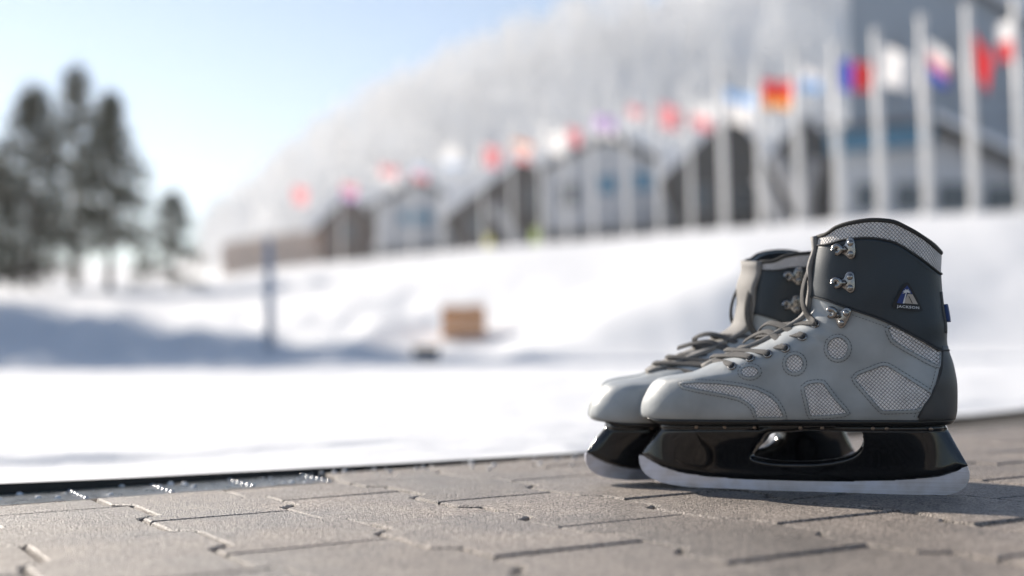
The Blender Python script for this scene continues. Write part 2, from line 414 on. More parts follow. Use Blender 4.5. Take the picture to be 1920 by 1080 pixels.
ch.box((a + c) / 2, ((c - a).length, .088, .002), Matrix.Rotation(math.radians(30), 3, 'Z')); ch.build('channel', M['drain'], gr)
def edge_h(p): return float(np.interp(p, [-1.5, -.2, .0, .3, .6, .9], [.020, .0175, .0135, .0075, .0045, .003]))
b = MB(); V = []; Fc = []; ps = np.linspace(-1.5, .9, 40)
for p in ps:
    h = edge_h(p) - .0015
    V += [pq(p, QE, -.012), pq(p, QE, h), pq(p, QE - .012, h), pq(p, QE - .012, -.012)]
for i in range(len(ps) - 1):
    for j in range(4): Fc.append((i * 4 + j, i * 4 + (j + 1) % 4, i * 4 + 4 + (j + 1) % 4, i * 4 + 4 + j))
Fc += [(3, 2, 1, 0), tuple(len(V) - 4 + j for j in range(4))]
rb = mk('edge_strip', V, Fc, M['rubber'], None, False); tag(rb, 'low black rubber edge strip between the drain grate and the snow', 'edge strip')

# ------------------------------------------------------------------ snow: one sheet from the paving to the hill
from mathutils import noise as MN
PX = [-1500, -600, 0, 300, 508, 700, 900, 1000, 1100, 1200, 1300, 1400, 1500, 1600, 1700, 1920, 2600]
YC = [36 * 385 / max(60, (385 - .2 * (1833 - x))) for x in PX]
YC = [min(110, y) for y in YC]; YC[0:4] = [60, 55, 42, 48]; YC[-1] = 36
ya = [682, 680, 690, 680, 676, 672, 668, 646, 604, 566, 530, 508, 530, 575, 604, 626, 640]      # at 13.5 m: brow of the front bank
yb = [540, 550, 588, 606, 592, 570, 556, 546, 536, 520, 500, 486, 492, 508, 520, 530, 540]      # at 20 m
yc = [500, 500, 540, 540, 505, 487, 466, 459, 452, 443, 434, 427, 419, 412, 406, 398, 390]      # at the flagpoles
yd = [500, 500, 538, 540, 508, 492, 472, 465, 458, 449, 440, 433, 425, 418, 412, 404, 396]
yh_ = [470, 480, 498, 500, 370, 235, 140, 100, 60, 25, -10, -40, -65, -85, -95, -110, -130]           # wooded hill at 260 m
fa, fb, fc_, fd, fh, fyc = [pchip(PX, a) for a in (ya, yb, yc, yd, yh_, YC)]
def lift(x, y, Y):  # height of the sight line through (x, y) at distance Y
    return CAM_H + (655 - .0175 * (x - 960) - y) * Y / F
def terrain(X, Y):
    px = 960 + F * X / max(Y, .5); px = min(max(px, -1500), 2600)
    yc_ = float(fyc(px)); Ys = [0, 11.9, 13.5, 20, yc_, yc_ * 1.3, 150, 260, 420]
    zz = [.02, .02, lift(px, float(fa(px)), 13.5), lift(px, float(fb(px)), 20), lift(px, float(fc_(px)), yc_), lift(px, float(fd(px)), yc_ * 1.3),
          lift(px, float(fd(px)) * .85 + float(fh(px)) * .15, 150), lift(px, float(fh(px)), 260), lift(px, float(fh(px)), 260) * 1.05]
    i = 0
    while i < 7 and Y > Ys[i + 1]: i += 1
    t = min(1, (Y - Ys[i]) / (Ys[i + 1] - Ys[i]))
    h = np.diff(Ys); d = np.diff(zz) / h
    def m(k):
        if k <= 0: return 0.
        if k >= 8: return d[7]
        return 0. if d[k - 1] * d[k] <= 0 else 2 / (1 / d[k - 1] + 1 / d[k])
    hh = h[i]
    z = (2 * t**3 - 3 * t**2 + 1) * zz[i] + (t**3 - 2 * t**2 + t) * hh * m(i) + (-2 * t**3 + 3 * t**2) * zz[i + 1] + (t**3 - t**2) * hh * m(i + 1)
    k = min(1, max(0, (Y - 9) / 5)) * (1 - .6 * min(1, max(0, (Y - 20) / 8)))
    lum = 1.0 if px < 800 else (.35 if px < 1500 else .2)
    z += k * lum * .22 * MN.noise(Vector((X * .9, Y * .9, 3.))) + k * lum * .10 * MN.noise(Vector((X * 2.6, Y * 2.6, 8.)))
    return z
EP = [pq(-6.2, QE), pq(-1.2, QE), pq(.0, QE), pq(.85, QE), Vector((.5, 2.0, 0)), Vector((1.2, 2.72, 0)), Vector((2.2, 3.7, 0)), Vector((4., 5.3, 0)), Vector((9, 9.6, 0))]
EA = [0, .12, .3, .45, .55, .66, .75, .84, 1.]
NA, NB = 300, 190
bs = np.concatenate([np.linspace(0, .02, 4), np.linspace(.035, .75, 46), np.geomspace(.78, 520, NB - 50)])
V = []
ang = lambda a: math.radians(np.interp(a, [0, .12, .3, .45, .66, .84, 1], [150, 128, 112, 96, 78, 62, 46]))
for i in range(NA):
    a = i / (NA - 1); j = max(k for k in range(len(EA) - 1) if EA[k] <= a); t = (a - EA[j]) / (EA[j + 1] - EA[j])
    P = EP[j].lerp(EP[j + 1], t); dr = Vector((math.cos(ang(a)), math.sin(ang(a)), 0))
    pp = .866 * P.x + .5 * P.y
    straight = a < .45
    he = edge_h(pp) if straight else .003
    for bb in bs:
        Q = P + dr * bb
        T_ = terrain(Q.x, Q.y)
        k = float(sstep(.15, 2.2, bb)); z = he * (1 - k) + (T_ + .006) * k
        # lumpy step a hand's breadth in from the edge: the cut face of the trodden layer
        q = .5 * Q.x - .866 * Q.y
        if straight or a < .6:
            lp = .5 + .5 * (MN.noise(Vector((pp * 13, 1.7, 0))) + .5 * MN.noise(Vector((pp * 34, 5., 0))))
            st = (1 - float(sstep(-.24 - .06 * lp, -.205 - .06 * lp, q - QE))) * (1 - k)
            amp = float(np.interp(pp, [-1.5, -.1, .25, .7, 1.], [.014, .012, .008, .003, .001]))
            z += st * amp * (.7 + .6 * lp)
        fine = .0035 * MN.noise(Vector((Q.x * 14, Q.y * 14, .5))) + .006 * MN.noise(Vector((Q.x * 4, Q.y * 4, 4.5)))
        z += fine * float(sstep(.0, .05, bb)) * (1 if bb < 8 else 0)
        if not straight: z += -.010 * (1 - float(sstep(0, .25, bb))) + .006 * float(sstep(.0, .3, bb)) * MN.noise(Vector((Q.x * 5, Q.y * 5, 9)))
        V.append((Q.x, Q.y, z))
nb_ = len(bs)
sn = mk('snow_ground', V, [(i * nb_ + j, (i + 1) * nb_ + j, (i + 1) * nb_ + j + 1, i * nb_ + j + 1) for i in range(NA - 1) for j in range(nb_ - 1)], M['snow'])
tag(sn, kind='structure')
gp = mk('ground', [(-650, -650, -.25), (650, -650, -.25), (650, 650, -.25), (-650, 650, -.25)], [(0, 1, 2, 3)], M['snow'], None, False); tag(gp, kind='structure')
# crumbs of snow that have spilled over the edge
b = MB()
for k in range(420):
    p = random.uniform(-.75, 1.0); q = QE + .10 * random.random() ** 2.4 + (-.01 if random.random() < .5 else .01); r = .0008 + .0035 * random.random() ** 3
    b.dome(pq(p, q, -.0015 if q < QE + .09 and p < .48 else .0), r, (random.gauss(0, .3), random.gauss(0, .3), 1), .8, 6, 2)
cr = b.build('snow_crumbs', M['snow'], None, True); tag(cr, 'loose crumbs of snow spilled along the far edge of the paving', 'snow', kind='stuff')
def stand(px, Y, sink=.02):
    """point of the snow at distance Y under picture column px"""
    X = (px - 960) / F * Y; return Vector((X, Y, terrain(X, Y) - sink))
def see(px, py, y0=8., y1=140.):
    """first point of the snow on the sight line through a pixel"""
    d = ray(px, py); Y = y0
    while Y < y1:
        p = CO + d * (Y / d.y)
        if p.z <= terrain(p.x, p.y): return p
        Y *= 1.01
    return CO + d * (Y / d.y)

# ------------------------------------------------------------------ buildings behind the flagpoles
M['wallwhite'] = mat('white_render', (.55, .56, .58), .8, var=.06, vscale=.6)
M['walldark'] = mat('dark_timber', (.05, .052, .056), .7, var=.25, vscale=1.5)
M['wallgrey'] = mat('grey_cladding', (.26, .31, .37), .6, var=.06, vscale=.4)
M['roofsnow'] = mat('roof_snow', (.78, .79, .81), .8, var=.03, vscale=1)
M['rooftile'] = mat('dark_roof', (.06, .06, .065), .7, var=.2, vscale=2)
M['barge'] = mat('dark_bargeboard', (.035, .03, .025), .6)
M['bluefascia'] = mat('blue_fascia', (.04, .17, .28), .5)
M['glass'] = mat('window_glass', (.05, .07, .09), .12, spec=.6)
M['blueglass'] = mat('blue_window', (.05, .22, .36), .2, spec=.6)
M['frame'] = mat('window_frame', (.35, .36, .38), .6)
M['strut'] = mat('pale_timber', (.42, .42, .43), .7)
SKEW = [0.]                     # ground plan: sideways run of the long walls per metre of depth
def prism(poly, Y0, Y1):
    """outline in picture pixels at distance Y0, extruded back to Y1"""
    P = [at_depth(x, y, Y0) for x, y in poly]; k = len(P)
    V = list(P) + [Vector((p.x + SKEW[0] * (Y1 - Y0), Y1, p.z)) for p in P]
    Fc = [tuple(range(k)), tuple(range(2 * k - 1, k - 1, -1))] + [(i, i + k, (i + 1) % k + k, (i + 1) % k) for i in range(k)]
    return V, Fc
def slab(name, a, b, Y0, Y1, th, m, parent, up=1):
    p, q = at_depth(*a, Y0), at_depth(*b, Y0); d = (q - p).normalized(); n = Vector((-d.z, 0, d.x));
    if n.z < 0: n = -n
    V = []
    for Y in (Y0, Y1):
        for r in (p, q):
            V += [Vector((r.x + SKEW[0] * (Y - Y0), Y, r.z)), Vector((r.x + SKEW[0] * (Y - Y0), Y, r.z)) + n * th]
    Fc = [(0, 2, 3, 1), (4, 5, 7, 6), (0, 1, 5, 4), (2, 6, 7, 3), (1, 3, 7, 5), (0, 4, 6, 2)]
    return mk(name, V, Fc, m, parent, False)
def chalet(name, label, poly, apex, eaves, Y, depth, wall, wins=(), snow=.35, barge=True, dark_base=None, roofm=None):
    SKEW[0] = ((poly[0][0] + poly[-1][0]) / 2 - 960) / F
    root = empty(name, Matrix.Translation(at_depth((poly[0][0] + poly[-1][0]) / 2, max(p[1] for p in poly), Y))); tag(root, label, 'building')
    MIv = root.matrix_world.inverted()
    def adopt(o):
        o.parent = root; o.matrix_parent_inverse = MIv; return o
    adopt(mk('wall', *prism(poly, Y, Y + depth), wall, None, False))
    for e in eaves:
        r = adopt(slab('roof', apex, e, Y - .7, Y + depth + .5, .28, roofm or M['rooftile'], None))
        if snow:
            p = slab('roof_snow', (apex[0], apex[1] - .28 * F / Y * .9), (e[0], e[1] - .28 * F / Y * .9), Y - .75, Y + depth + .5, snow, M['roofsnow'], None); p.parent = r
            p.matrix_parent_inverse = r.matrix_world.inverted()
        if barge:
            bo = slab('bargeboard', (apex[0], apex[1] + .25 * F / Y), (e[0], e[1] + .25 * F / Y), Y - .82, Y - .72, .5, M['barge'], None); adopt(bo)
    for (x0, y0, x1, y1, g) in wins:
        fr = adopt(mk('window', *prism([(x0 - 2, y1 + 2), (x1 + 2, y1 + 2), (x1 + 2, y0 - 2), (x0 - 2, y0 - 2)], Y - .08, Y + .02), M['frame'], None, False))
        pn = mk('pane', *prism([(x0, y1), (x1, y1), (x1, y0), (x0, y0)], Y - .11, Y - .07), M[g], None, False); pn.parent = fr
    return root, adopt

# hall at the right: white gable with a blue fascia, big grey roof behind it
hotel, ad = chalet('hall', 'large grey clad hall with a high pitched roof filling the upper right', [(1592, 420), (1592, -140), (1622, -135), (1990, 78), (1990, 420)], (1600, -150), [(2005, 88)], 70, 30, M['wallgrey'], (), snow=0, barge=False)
for r in range(4):
    for c in range(6):
        x, y = 1620 + c * 52, 70 + r * 48
        if y < 90 and (x < 1640 or x > 1860): continue
        fr = ad(mk('window', *prism([(x, y + 20), (x + 22, y + 20), (x + 22, y), (x, y)], 69.9, 70.05), M['frame'], None, False))
        pn = mk('pane', *prism([(x + 2, y + 18), (x + 20, y + 18), (x + 20, y + 2), (x + 2, y + 2)], 69.85, 69.92), mat('dull_pane', (.2, .24, .29), .4) if (r, c) == (0, 1) or 'dull' not in M else M['dull'], None, False); pn.parent = fr
        M.setdefault('dull', pn.data.materials[0])
en, ad = chalet('entrance_lodge', 'white gabled entrance lodge with blue fascia in front of the grey hall', [(1562, 425), (1562, 268), (1735, 245), (1990, 350), (1990, 425)], (1748, 232), [(1990, 342)], 52, 14, M['wallwhite'],
       [(1606, 345, 1650, 392, 'glass'), (1682, 345, 1726, 392, 'glass'), (1762, 345, 1815, 392, 'glass'), (1850, 350, 1910, 395, 'glass')], snow=.3)
ad(mk('fascia', *prism([(1548, 284), (1548, 250), (1752, 232), (1752, 268)], 50.9, 51.6), M['bluefascia'], None, False))
ad(slab('roof', (1548, 249), (1752, 231), 50.8, 66, .25, M['rooftile'], None))
# dark timber lodge with crossing struts
lo, ad = chalet('timber_lodge', 'dark timber lodge with a snowy steep roof behind the middle flagpoles', [(1262, 440), (1262, 325), (1375, 228), (1445, 300), (1445, 440)], (1372, 222), [(1240, 345), (1452, 310)], 62, 16, M['walldark'], [(1300, 350, 1330, 395, 'glass'), (1380, 350, 1412, 395, 'glass')], snow=.5, barge=False)
lo2, ad = chalet('strutted_lodge', 'dark lodge with pale slanting struts beside the street lamp', [(1446, 435), (1446, 300), (1505, 235), (1562, 280), (1562, 435)], (1506, 226), [(1436, 310), (1575, 285)], 58, 15, M['walldark'], [(1478, 300, 1500, 340, 'glass')], snow=.3, barge=False)
for a, c in (((1450, 290), (1515, 420)), ((1425, 330), (1470, 425)), ((1530, 300), (1500, 425))):
    p, q = at_depth(*a, 57), at_depth(*c, 57); m_ = MB(); m_.tube([p, q], .32, 6); ad(m_.build('strut', M['strut']))
wl, ad = chalet('white_lodge', 'white lodge with blue windows and a thick snow roof in the middle of the row', [(1022, 455), (1022, 318), (1140, 262), (1262, 318), (1262, 455)], (1142, 250), [(1005, 322), (1280, 322)], 74, 16, M['wallwhite'],
       [(1050, 345, 1085, 385, 'glass'), (1122, 330, 1156, 362, 'blueglass'), (1188, 322, 1224, 358, 'blueglass')], snow=.9, barge=False)
ad(mk('plinth', *prism([(1018, 452), (1266, 440), (1266, 424), (1018, 436)], 73.6, 73.95), M['walldark'], None, False))
dl, ad = chalet('brown_lodge', 'brown gabled lodge with a pale strut across its dark front', [(855, 470), (855, 400), (1000, 298), (1022, 320), (1022, 470)], (1008, 285), [(835, 412), (1026, 310)], 84, 18, mat('brown_timber', (.07, .06, .06), .7, var=.2, vscale=1), [(880, 405, 905, 440, 'glass'), (985, 350, 1010, 400, 'glass')], snow=.9, barge=False)
p, q = at_depth(925, 385, 83), at_depth(975, 462, 83); m_ = MB(); m_.tube([p, q], .5, 6); ad(m_.build('strut', M['strut']))
sl, ad = chalet('pale_lodge', 'pale lodge with one broad blue grey window left of the brown lodge', [(705, 480), (705, 385), (790, 345), (858, 385), (858, 480)], (790, 335), [(690, 390), (872, 390)], 95, 16, M['wallwhite'], [(748, 396, 812, 420, 'blueglass')], snow=.9, barge=False)
ad(mk('plinth', *prism([(700, 482), (860, 474), (860, 462), (700, 470)], 94.6, 94.95), M['walldark'], None, False))
fl, ad = chalet('small_dark_lodge', 'small dark lodge with a steep white roof at the left end of the row', [(598, 500), (598, 430), (655, 375), (702, 420), (702, 500)], (655, 366), [(585, 440), (715, 428)], 104, 14, mat('red_brown_timber', (.10, .07, .065), .7, var=.2, vscale=1), [(640, 420, 662, 450, 'glass')], snow=1., barge=False)

# ------------------------------------------------------------------ flagpoles and flags
M['pole'] = mat('white_pole', (.82, .80, .77), .45, var=.04, vscale=2)
fcol = {'white': (.78, .77, .76), 'red': (.62, .03, .035), 'blue': (.03, .07, .42), 'gold': (.85, .33, .01), 'black': (.02, .02, .02), 'sky': (.25, .45, .75), 'pink': (.72, .28, .3), 'purple': (.32, .14, .5), 'orange': (.78, .36, .22), 'rose': (.74, .26, .27), 'lilac': (.5, .36, .62), 'palesky': (.5, .6, .75)}  # rose, lilac and palesky have backlit paleness mixed into red, purple and sky
FM = {k: mat('flag_' + k, c, .8, var=.04, vscale=3) for k, c in fcol.items()}
for m in FM.values():           # thin cloth lets the low sun through
    t = m.node_tree; N = t.nodes; b = N['Principled BSDF']; tr = N.new('ShaderNodeBsdfTranslucent'); mx = N.new('ShaderNodeMixShader'); mx.inputs[0].default_value = .5
    t.links.new(b.inputs['Base Color'].links[0].from_socket, tr.inputs[0]); t.links.new(b.outputs[0], mx.inputs[1]); t.links.new(tr.outputs[0], mx.inputs[2]); t.links.new(mx.outputs[0], N['Material Output'].inputs[0])
def pole_y(px): return 36 * 385 / (385 - .2 * (1833 - px))
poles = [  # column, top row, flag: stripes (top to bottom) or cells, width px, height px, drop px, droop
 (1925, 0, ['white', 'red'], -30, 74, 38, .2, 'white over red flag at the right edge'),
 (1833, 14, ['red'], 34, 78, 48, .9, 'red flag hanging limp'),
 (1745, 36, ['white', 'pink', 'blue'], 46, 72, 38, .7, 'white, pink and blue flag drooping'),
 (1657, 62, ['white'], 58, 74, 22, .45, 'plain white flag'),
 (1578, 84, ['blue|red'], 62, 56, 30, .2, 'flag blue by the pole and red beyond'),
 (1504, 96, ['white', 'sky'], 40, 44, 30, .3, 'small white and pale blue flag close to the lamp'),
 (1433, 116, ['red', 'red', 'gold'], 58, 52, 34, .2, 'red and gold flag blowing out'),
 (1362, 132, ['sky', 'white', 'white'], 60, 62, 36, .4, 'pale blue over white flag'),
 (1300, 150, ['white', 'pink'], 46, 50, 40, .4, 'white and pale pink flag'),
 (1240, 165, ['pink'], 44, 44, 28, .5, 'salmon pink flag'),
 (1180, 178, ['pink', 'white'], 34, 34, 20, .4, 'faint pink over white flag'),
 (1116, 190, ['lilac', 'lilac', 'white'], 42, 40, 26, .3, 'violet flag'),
 (1066, 208, ['rose', 'pink'], 26, 32, 30, .4, 'small red flag in backlit rose just right of a white one'),
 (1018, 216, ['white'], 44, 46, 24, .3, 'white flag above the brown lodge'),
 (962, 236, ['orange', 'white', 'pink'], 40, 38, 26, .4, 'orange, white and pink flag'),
 (908, 250, ['rose', 'pink'], 36, 38, 24, .3, 'deep red flag in backlit rose'),
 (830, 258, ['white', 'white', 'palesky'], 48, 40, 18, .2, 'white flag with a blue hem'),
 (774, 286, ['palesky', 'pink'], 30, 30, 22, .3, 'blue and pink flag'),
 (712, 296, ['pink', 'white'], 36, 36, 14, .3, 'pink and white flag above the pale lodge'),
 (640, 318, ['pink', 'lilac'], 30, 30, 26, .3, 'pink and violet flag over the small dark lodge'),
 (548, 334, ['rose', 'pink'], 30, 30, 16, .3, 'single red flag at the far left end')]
for i, (px, top, st, fwid, fhgt, drop, droop, desc) in enumerate(poles):
    Y = pole_y(px); base = stand(px, Y, .05); tp = at_depth(px - .0175 * (400 - top), top, Y); hgt = tp.z - base.z
    r0 = .135 if px > 1320 else .085
    m_ = MB(); m_.tube([(0, 0, 0), (0, 0, hgt * .5), (0, 0, hgt)], [r0, r0 * .95, r0 * .85], 12)
    rt = empty('flagpole', Matrix.Translation(base)); tag(rt, ('white flagpole flying the ' + desc).replace('white flagpole flying the single', 'white flagpole flying the single'), 'flagpole', 'row of flagpoles behind the snow bank')
    m_.build('pole', M['pole'], rt, True)
    m_ = MB(); m_.dome((0, 0, hgt), r0 * 1.15, (0, 0, 1), .9, 12, 4); m_.build('finial', M['pole'], rt, True)
    m_ = MB(); m_.tube([(0, 0, 0), (0, 0, .1)], [r0 * 1.7, r0 * 1.6], 12); m_.build('base_collar', M['pole'], rt, True)
    sc = Y / F; W_, Hh = fwid * sc, fhgt * sc; n, k = 14, 12; V = []; Fc = []; mi = []
    names = sorted(set('|'.join(st).split('|'))); sgn = 1 if W_ > 0 else -1; W_ = abs(W_)
    for a in range(n + 1):
        for c in range(k + 1):
            t, v = a / n, c / k
            x = r0 * 1.05 + W_ * t * (1 - .35 * droop * v); z = hgt - drop * sc - Hh * v - droop * .75 * Hh * t * (1 - .25 * v)
            y = .12 * W_ * math.sin(t * 7 + v * 1.5 + i) * (t ** .6) - .1 * t
            V.append((sgn * x, y, z))
    for a in range(n):
        for c in range(k):
            Fc.append((a * (k + 1) + c, a * (k + 1) + c + 1, (a + 1) * (k + 1) + c + 1, (a + 1) * (k + 1) + c))
            s_ = st[min(len(st) - 1, c * len(st) // k)]
            if '|' in s_: s_ = s_.split('|')[0 if a < n * .38 else 1]
            mi.append(names.index(s_))
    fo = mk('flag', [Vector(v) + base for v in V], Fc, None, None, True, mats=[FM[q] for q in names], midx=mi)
    tag(fo, desc + ' on its white pole', 'flag', 'flags on the row of poles')

# ------------------------------------------------------------------ street lamp, posts, crate, markers
M['lamp'] = mat('lamp_grey', (.12, .13, .145), .5)
Y = 44; b0 = stand(1527, Y, .05); t0 = at_depth(1521, 228, Y); hgt = t0.z - b0.z
lr = empty('street_lamp', Matrix.Translation(b0)); tag(lr, 'slim grey street lamp standing among the flagpoles by the strutted lodge', 'street lamp')
m_ = MB(); m_.tube([(0, 0, 0), (0, 0, hgt)], [.09, .06], 10); m_.build('pole', M['lamp'], lr, True)
m_ = MB(); m_.tube([(0, 0, hgt - .15), (.25, -.05, hgt + .05), (.6, -.1, hgt + .05)], .05, 8); m_.tube([(0, 0, hgt - .15), (-.2, 0, hgt + .02), (-.4, 0, hgt + .02)], .05, 8); m_.build('arm', M['lamp'], lr, True)
for x in (.62, -.45):
    m_ = MB(); m_.box((x, -.05, hgt), (.42, .22, .13)); m_.build('lamp_head', M['lamp'], lr)
M['bluepost'] = mat('blue_grey_post', (.30, .36, .46), .6, var=.1, vscale=4)
p = see(506, 655); t = at_depth(515, 452, p.y); h_ = t.z - p.z
r = empty('snow_post', Matrix.Translation(p)); tag(r, 'blue grey post standing alone in the shaded snow at left', 'post')
m_ = MB(); m_.tube([(0, 0, -.05), (0, 0, h_)], .05, 10); m_.build('post', M['bluepost'], r, True)
m_ = MB(); m_.dome((0, 0, h_), .055, (0, 0, 1), .6, 10, 3); m_.build('post_cap', M['bluepost'], r, True)
M['orange'] = mat('orange_wood', (.72, .36, .17), .7, var=.15, vscale=8)
p = see(870, 634); sc = p.y / F
r = empty('wooden_crate', Matrix.Translation(p)); tag(r, 'orange wooden crate resting on the snow bank left of the skates', 'crate')
cw, chh = 80 * sc, 58 * sc
for k in range(4):
    for y in (-.5, .5):
        m_ = MB(); m_.box((0, y * cw * .7, chh * (k + .5) / 4 + .0), (cw, .02, chh / 4 * .86)); m_.build('plank', M['orange'], r)
for sx in (-.5, .5):
    m_ = MB(); m_.box((sx * (cw - .02), 0, chh / 2), (.02, cw * .7 - .024, chh * .98)); m_.build('end_panel', M['orange'], r)
m_ = MB(); m_.box((0, 0, .012), (cw - .05, cw * .7 - .03, .02)); m_.build('bottom', M['orange'], r)
for k in range(4):
    m_ = MB(); m_.box((0, (k - 1.5) * cw * .175, chh + .008), (cw, cw * .165, .016)); m_.build('plank', M['orange'], r)
p = see(800, 674); sc = p.y / F
r = empty('rubber_crate', Matrix.Translation(p)); tag(r, 'low dark box half sunk in the snow below the orange crate', 'box')
m_ = MB(); m_.box((0, 0, .04), (46 * sc, .25, 24 * sc)); m_.build('box_body', M['rubber'], r)
m_ = MB(); m_.box((0, 0, .04 + 13 * sc), (50 * sc, .28, .03)); m_.build('lid', M['rubber'], r)
M['yellow'] = mat('yellow_plastic', (.72, .66, .06), .5); M['lime'] = mat('lime_plastic', (.45, .6, .08), .5)
for px, py, mm, lb in ((918, 456, 'yellow', 'yellow marker post at the foot of the brown lodge'), (1006, 444, 'lime', 'lime green marker post near the left corner of the white lodge')):
    Y = pole_y(px) * .97; p = stand(px, Y, .05); sc = Y / F; q = at_depth(px, py, Y); hh = max(.5, q.z - p.z + .25)
    r = empty('marker_post', Matrix.Translation(p)); tag(r, lb, 'marker post')
    m_ = MB(); m_.tube([(0, 0, 0), (0, 0, hh)], [.22, .17], 12); m_.build('post', M[mm], r, True)
    m_ = MB(); m_.dome((0, 0, hh), .2, (0, 0, 1), .7, 12, 4); m_.build('post_cap', M[mm], r, True)
# brown fence at the left end of the row
M['fence'] = mat('weathered_fence', (.32, .2, .14), .8, rand=.25)
fr = empty('picket_fence', Matrix.Translation(stand(500, 92))); tag(fr, 'weathered reddish brown picket fence at the left end of the buildings', 'fence')
MIv = fr.matrix_world.inverted(); pick = None
for i in range(38):
    px = 418 + i * 5.; Y = 92; p = stand(px, Y, .1)
    if pick is None:
        m_ = MB(); m_.box((0, 0, 1.3), (.14, .05, 2.6)); pick = m_.build('picket', M['fence'], fr); o = pick
    else: o = pick.copy(); COL.objects.link(o)
    o.location = p - fr.matrix_world.translation
for zz in (.7, 2.):
    m_ = MB(); m_.tube([stand(415, 92.1) + Vector((0, 0, zz)) - fr.matrix_world.translation, stand(610, 92.1) + Vector((0, 0, zz)) - fr.matrix_world.translation], .06, 6); m_.build('rail', M['fence'], fr)

# ------------------------------------------------------------------ conifers at the left
M['needle'] = mat('pine_needles', (.034, .050, .021), .65, var=.35, vscale=1.2, col2=(.06, .066, .034))
M['bark'] = mat('pine_bark', (.10, .075, .06), .9, var=.3, vscale=6)
def conifer(base, hgt, spread, seed, clumps, label=None, trunkoff=0., open_=.25):
    rg = random.Random(seed)
    r = empty('conifer', Matrix.Translation(base)); tag(r, label, 'tree', 'conifers at the left')
    m_ = MB(); pts = [(math.sin(k * .7 + seed) * .05, 0, hgt * k / 6) for k in range(7)]
    m_.tube(pts, [hgt * .022 * (1 - k / 6.5) for k in range(7)], 8); L = MB()
    tr = m_
    V = []; Fc = []
    nb = int(clumps)
    for k in range(nb):
        t = (k + rg.random()) / nb; t = open_ * .8 + (1 - open_ * .8) * t
        rad = spread * (1 - t) ** .75 * (.55 + .6 * rg.random()) + .12
        an = rg.random() * 6.283; z = hgt * t
        c0 = Vector((0, 0, z)); tip = Vector((math.cos(an) * rad, math.sin(an) * rad, z - .10 * rad + .12 * rg.random()))
        if k % 2 == 0: tr.tube([c0, c0.lerp(tip, .5) + Vector((0, 0, .05)), tip], [.035 * (1 - t) + .012, .02, .008], 5)
        for s_ in range(21):
            f = .25 + .8 * rg.random() ** .7; c = c0.lerp(tip, min(f, 1.02)) + Vector((rg.gauss(0, .12), rg.gauss(0, .12), rg.gauss(0, .09))) * (.5 + spread * .35)
            d = Vector((rg.gauss(0, 1), rg.gauss(0, 1), rg.gauss(0, .7))).normalized(); e = d.orthogonal().normalized() * (.028 + .02 * rg.random()); d = d * (.13 + .1 * rg.random())
            b_ = len(V); V += [c - d - e * .5, c - d * .2 - e, c + d, c - d * .2 + e]; Fc.append((b_, b_ + 1, b_ + 2, b_ + 3))
    tr.build('trunk', M['bark'], r, True)
    mk('crown', V, Fc, M['needle'], r, False)
    return r
specs = [(60, 172, 40, 2.5, 165, 'broad dark conifer standing at the left edge of the picture'), (142, 132, 46, 2.1, 115, 'tallest conifer, its tip rising between its two neighbours'),
         (206, 186, 39, 1.75, 120, 'slim dark conifer with a bare lower trunk right of the tall one'), (322, 366, 50, 1.7, 70, 'low wide conifer apart from the others, nearest to the buildings'),
         (-15, 300, 41, 1.9, 130, 'bushy conifer cut by the left edge of the picture')]
for i, (px, top, Y, sp, cl, lb) in enumerate(specs):
    bse = stand(px, Y, .1); hg = at_depth(px, top, Y).z - bse.z
    conifer(bse, hg, sp, i + 3, cl, lb, open_=(.12, .3, .3, .1, .08)[i])
offs = [(-13.8, 24.5, 11, 'first'), (-16.4, 28, 10.5, 'second'), (-18.4, 31.5, 11.5, 'third'), (-15.6, 25.5, 10.5, 'fourth'), (-19.5, 30, 12, 'fifth'), (-18.5, 26, 11, 'sixth')]
for i, (X, Y, hg, wd_) in enumerate(offs):
    conifer(Vector((X, Y, terrain(X, Y) - .1)), hg, 2.3, 20 + i, 190, 'tall conifer outside the left edge shading the bank, %s of its row' % wd_, open_=.08)

# ------------------------------------------------------------------ frosted wood on the hill
M['frost'] = mat('frosted_twigs', (.86, .855, .85), .9, var=.08, vscale=.05)
V = []; Fc = []; rg = random.Random(5)
for k in range(1500):
    px = rg.uniform(380, 1640); Y = rg.uniform(125, 262)
    X = (px - 960) / F * Y; z = terrain(X, Y)
    if px < 520 and rg.random() < .5: continue
    h_ = rg.uniform(5, 9.5); sp = h_ * rg.uniform(.2, .32); b0 = Vector((X, Y, z - .2))
    for q_ in range(3):
        b_ = len(V); a_ = q_ * 2.09; w_ = .09
        V += [b0 + Vector((math.cos(a_) * w_, math.sin(a_) * w_, 0)), b0 + Vector((math.cos(a_ + 2.09) * w_, math.sin(a_ + 2.09) * w_, 0)), b0 + Vector((0, 0, h_))]; Fc.append((b_, b_ + 1, b_ + 2))
    for q_ in range(70):
        t = rg.uniform(.18, 1); an = rg.random() * 6.28; rr = sp * (1.05 - t) ** .6 * rg.random() ** .5
        c = b0 + Vector((math.cos(an) * rr, math.sin(an) * rr, h_ * t)); d = Vector((math.cos(an) * .5, math.sin(an) * .5, rg.uniform(.2, 1))).normalized() * rg.uniform(.35, .8)
        e = Vector((rg.gauss(0, 1), rg.gauss(0, 1), rg.gauss(0, 1))).normalized() * rg.uniform(.07, .16)
        b_ = len(V); V += [c - d, c + e, c + d, c - e]; Fc.append((b_, b_ + 1, b_ + 2, b_ + 3))
wd = mk('frosted_wood', V, Fc, M['frost'], None, False); tag(wd, 'pale frosted bare trees covering the hill behind the buildings', 'wood', kind='stuff')

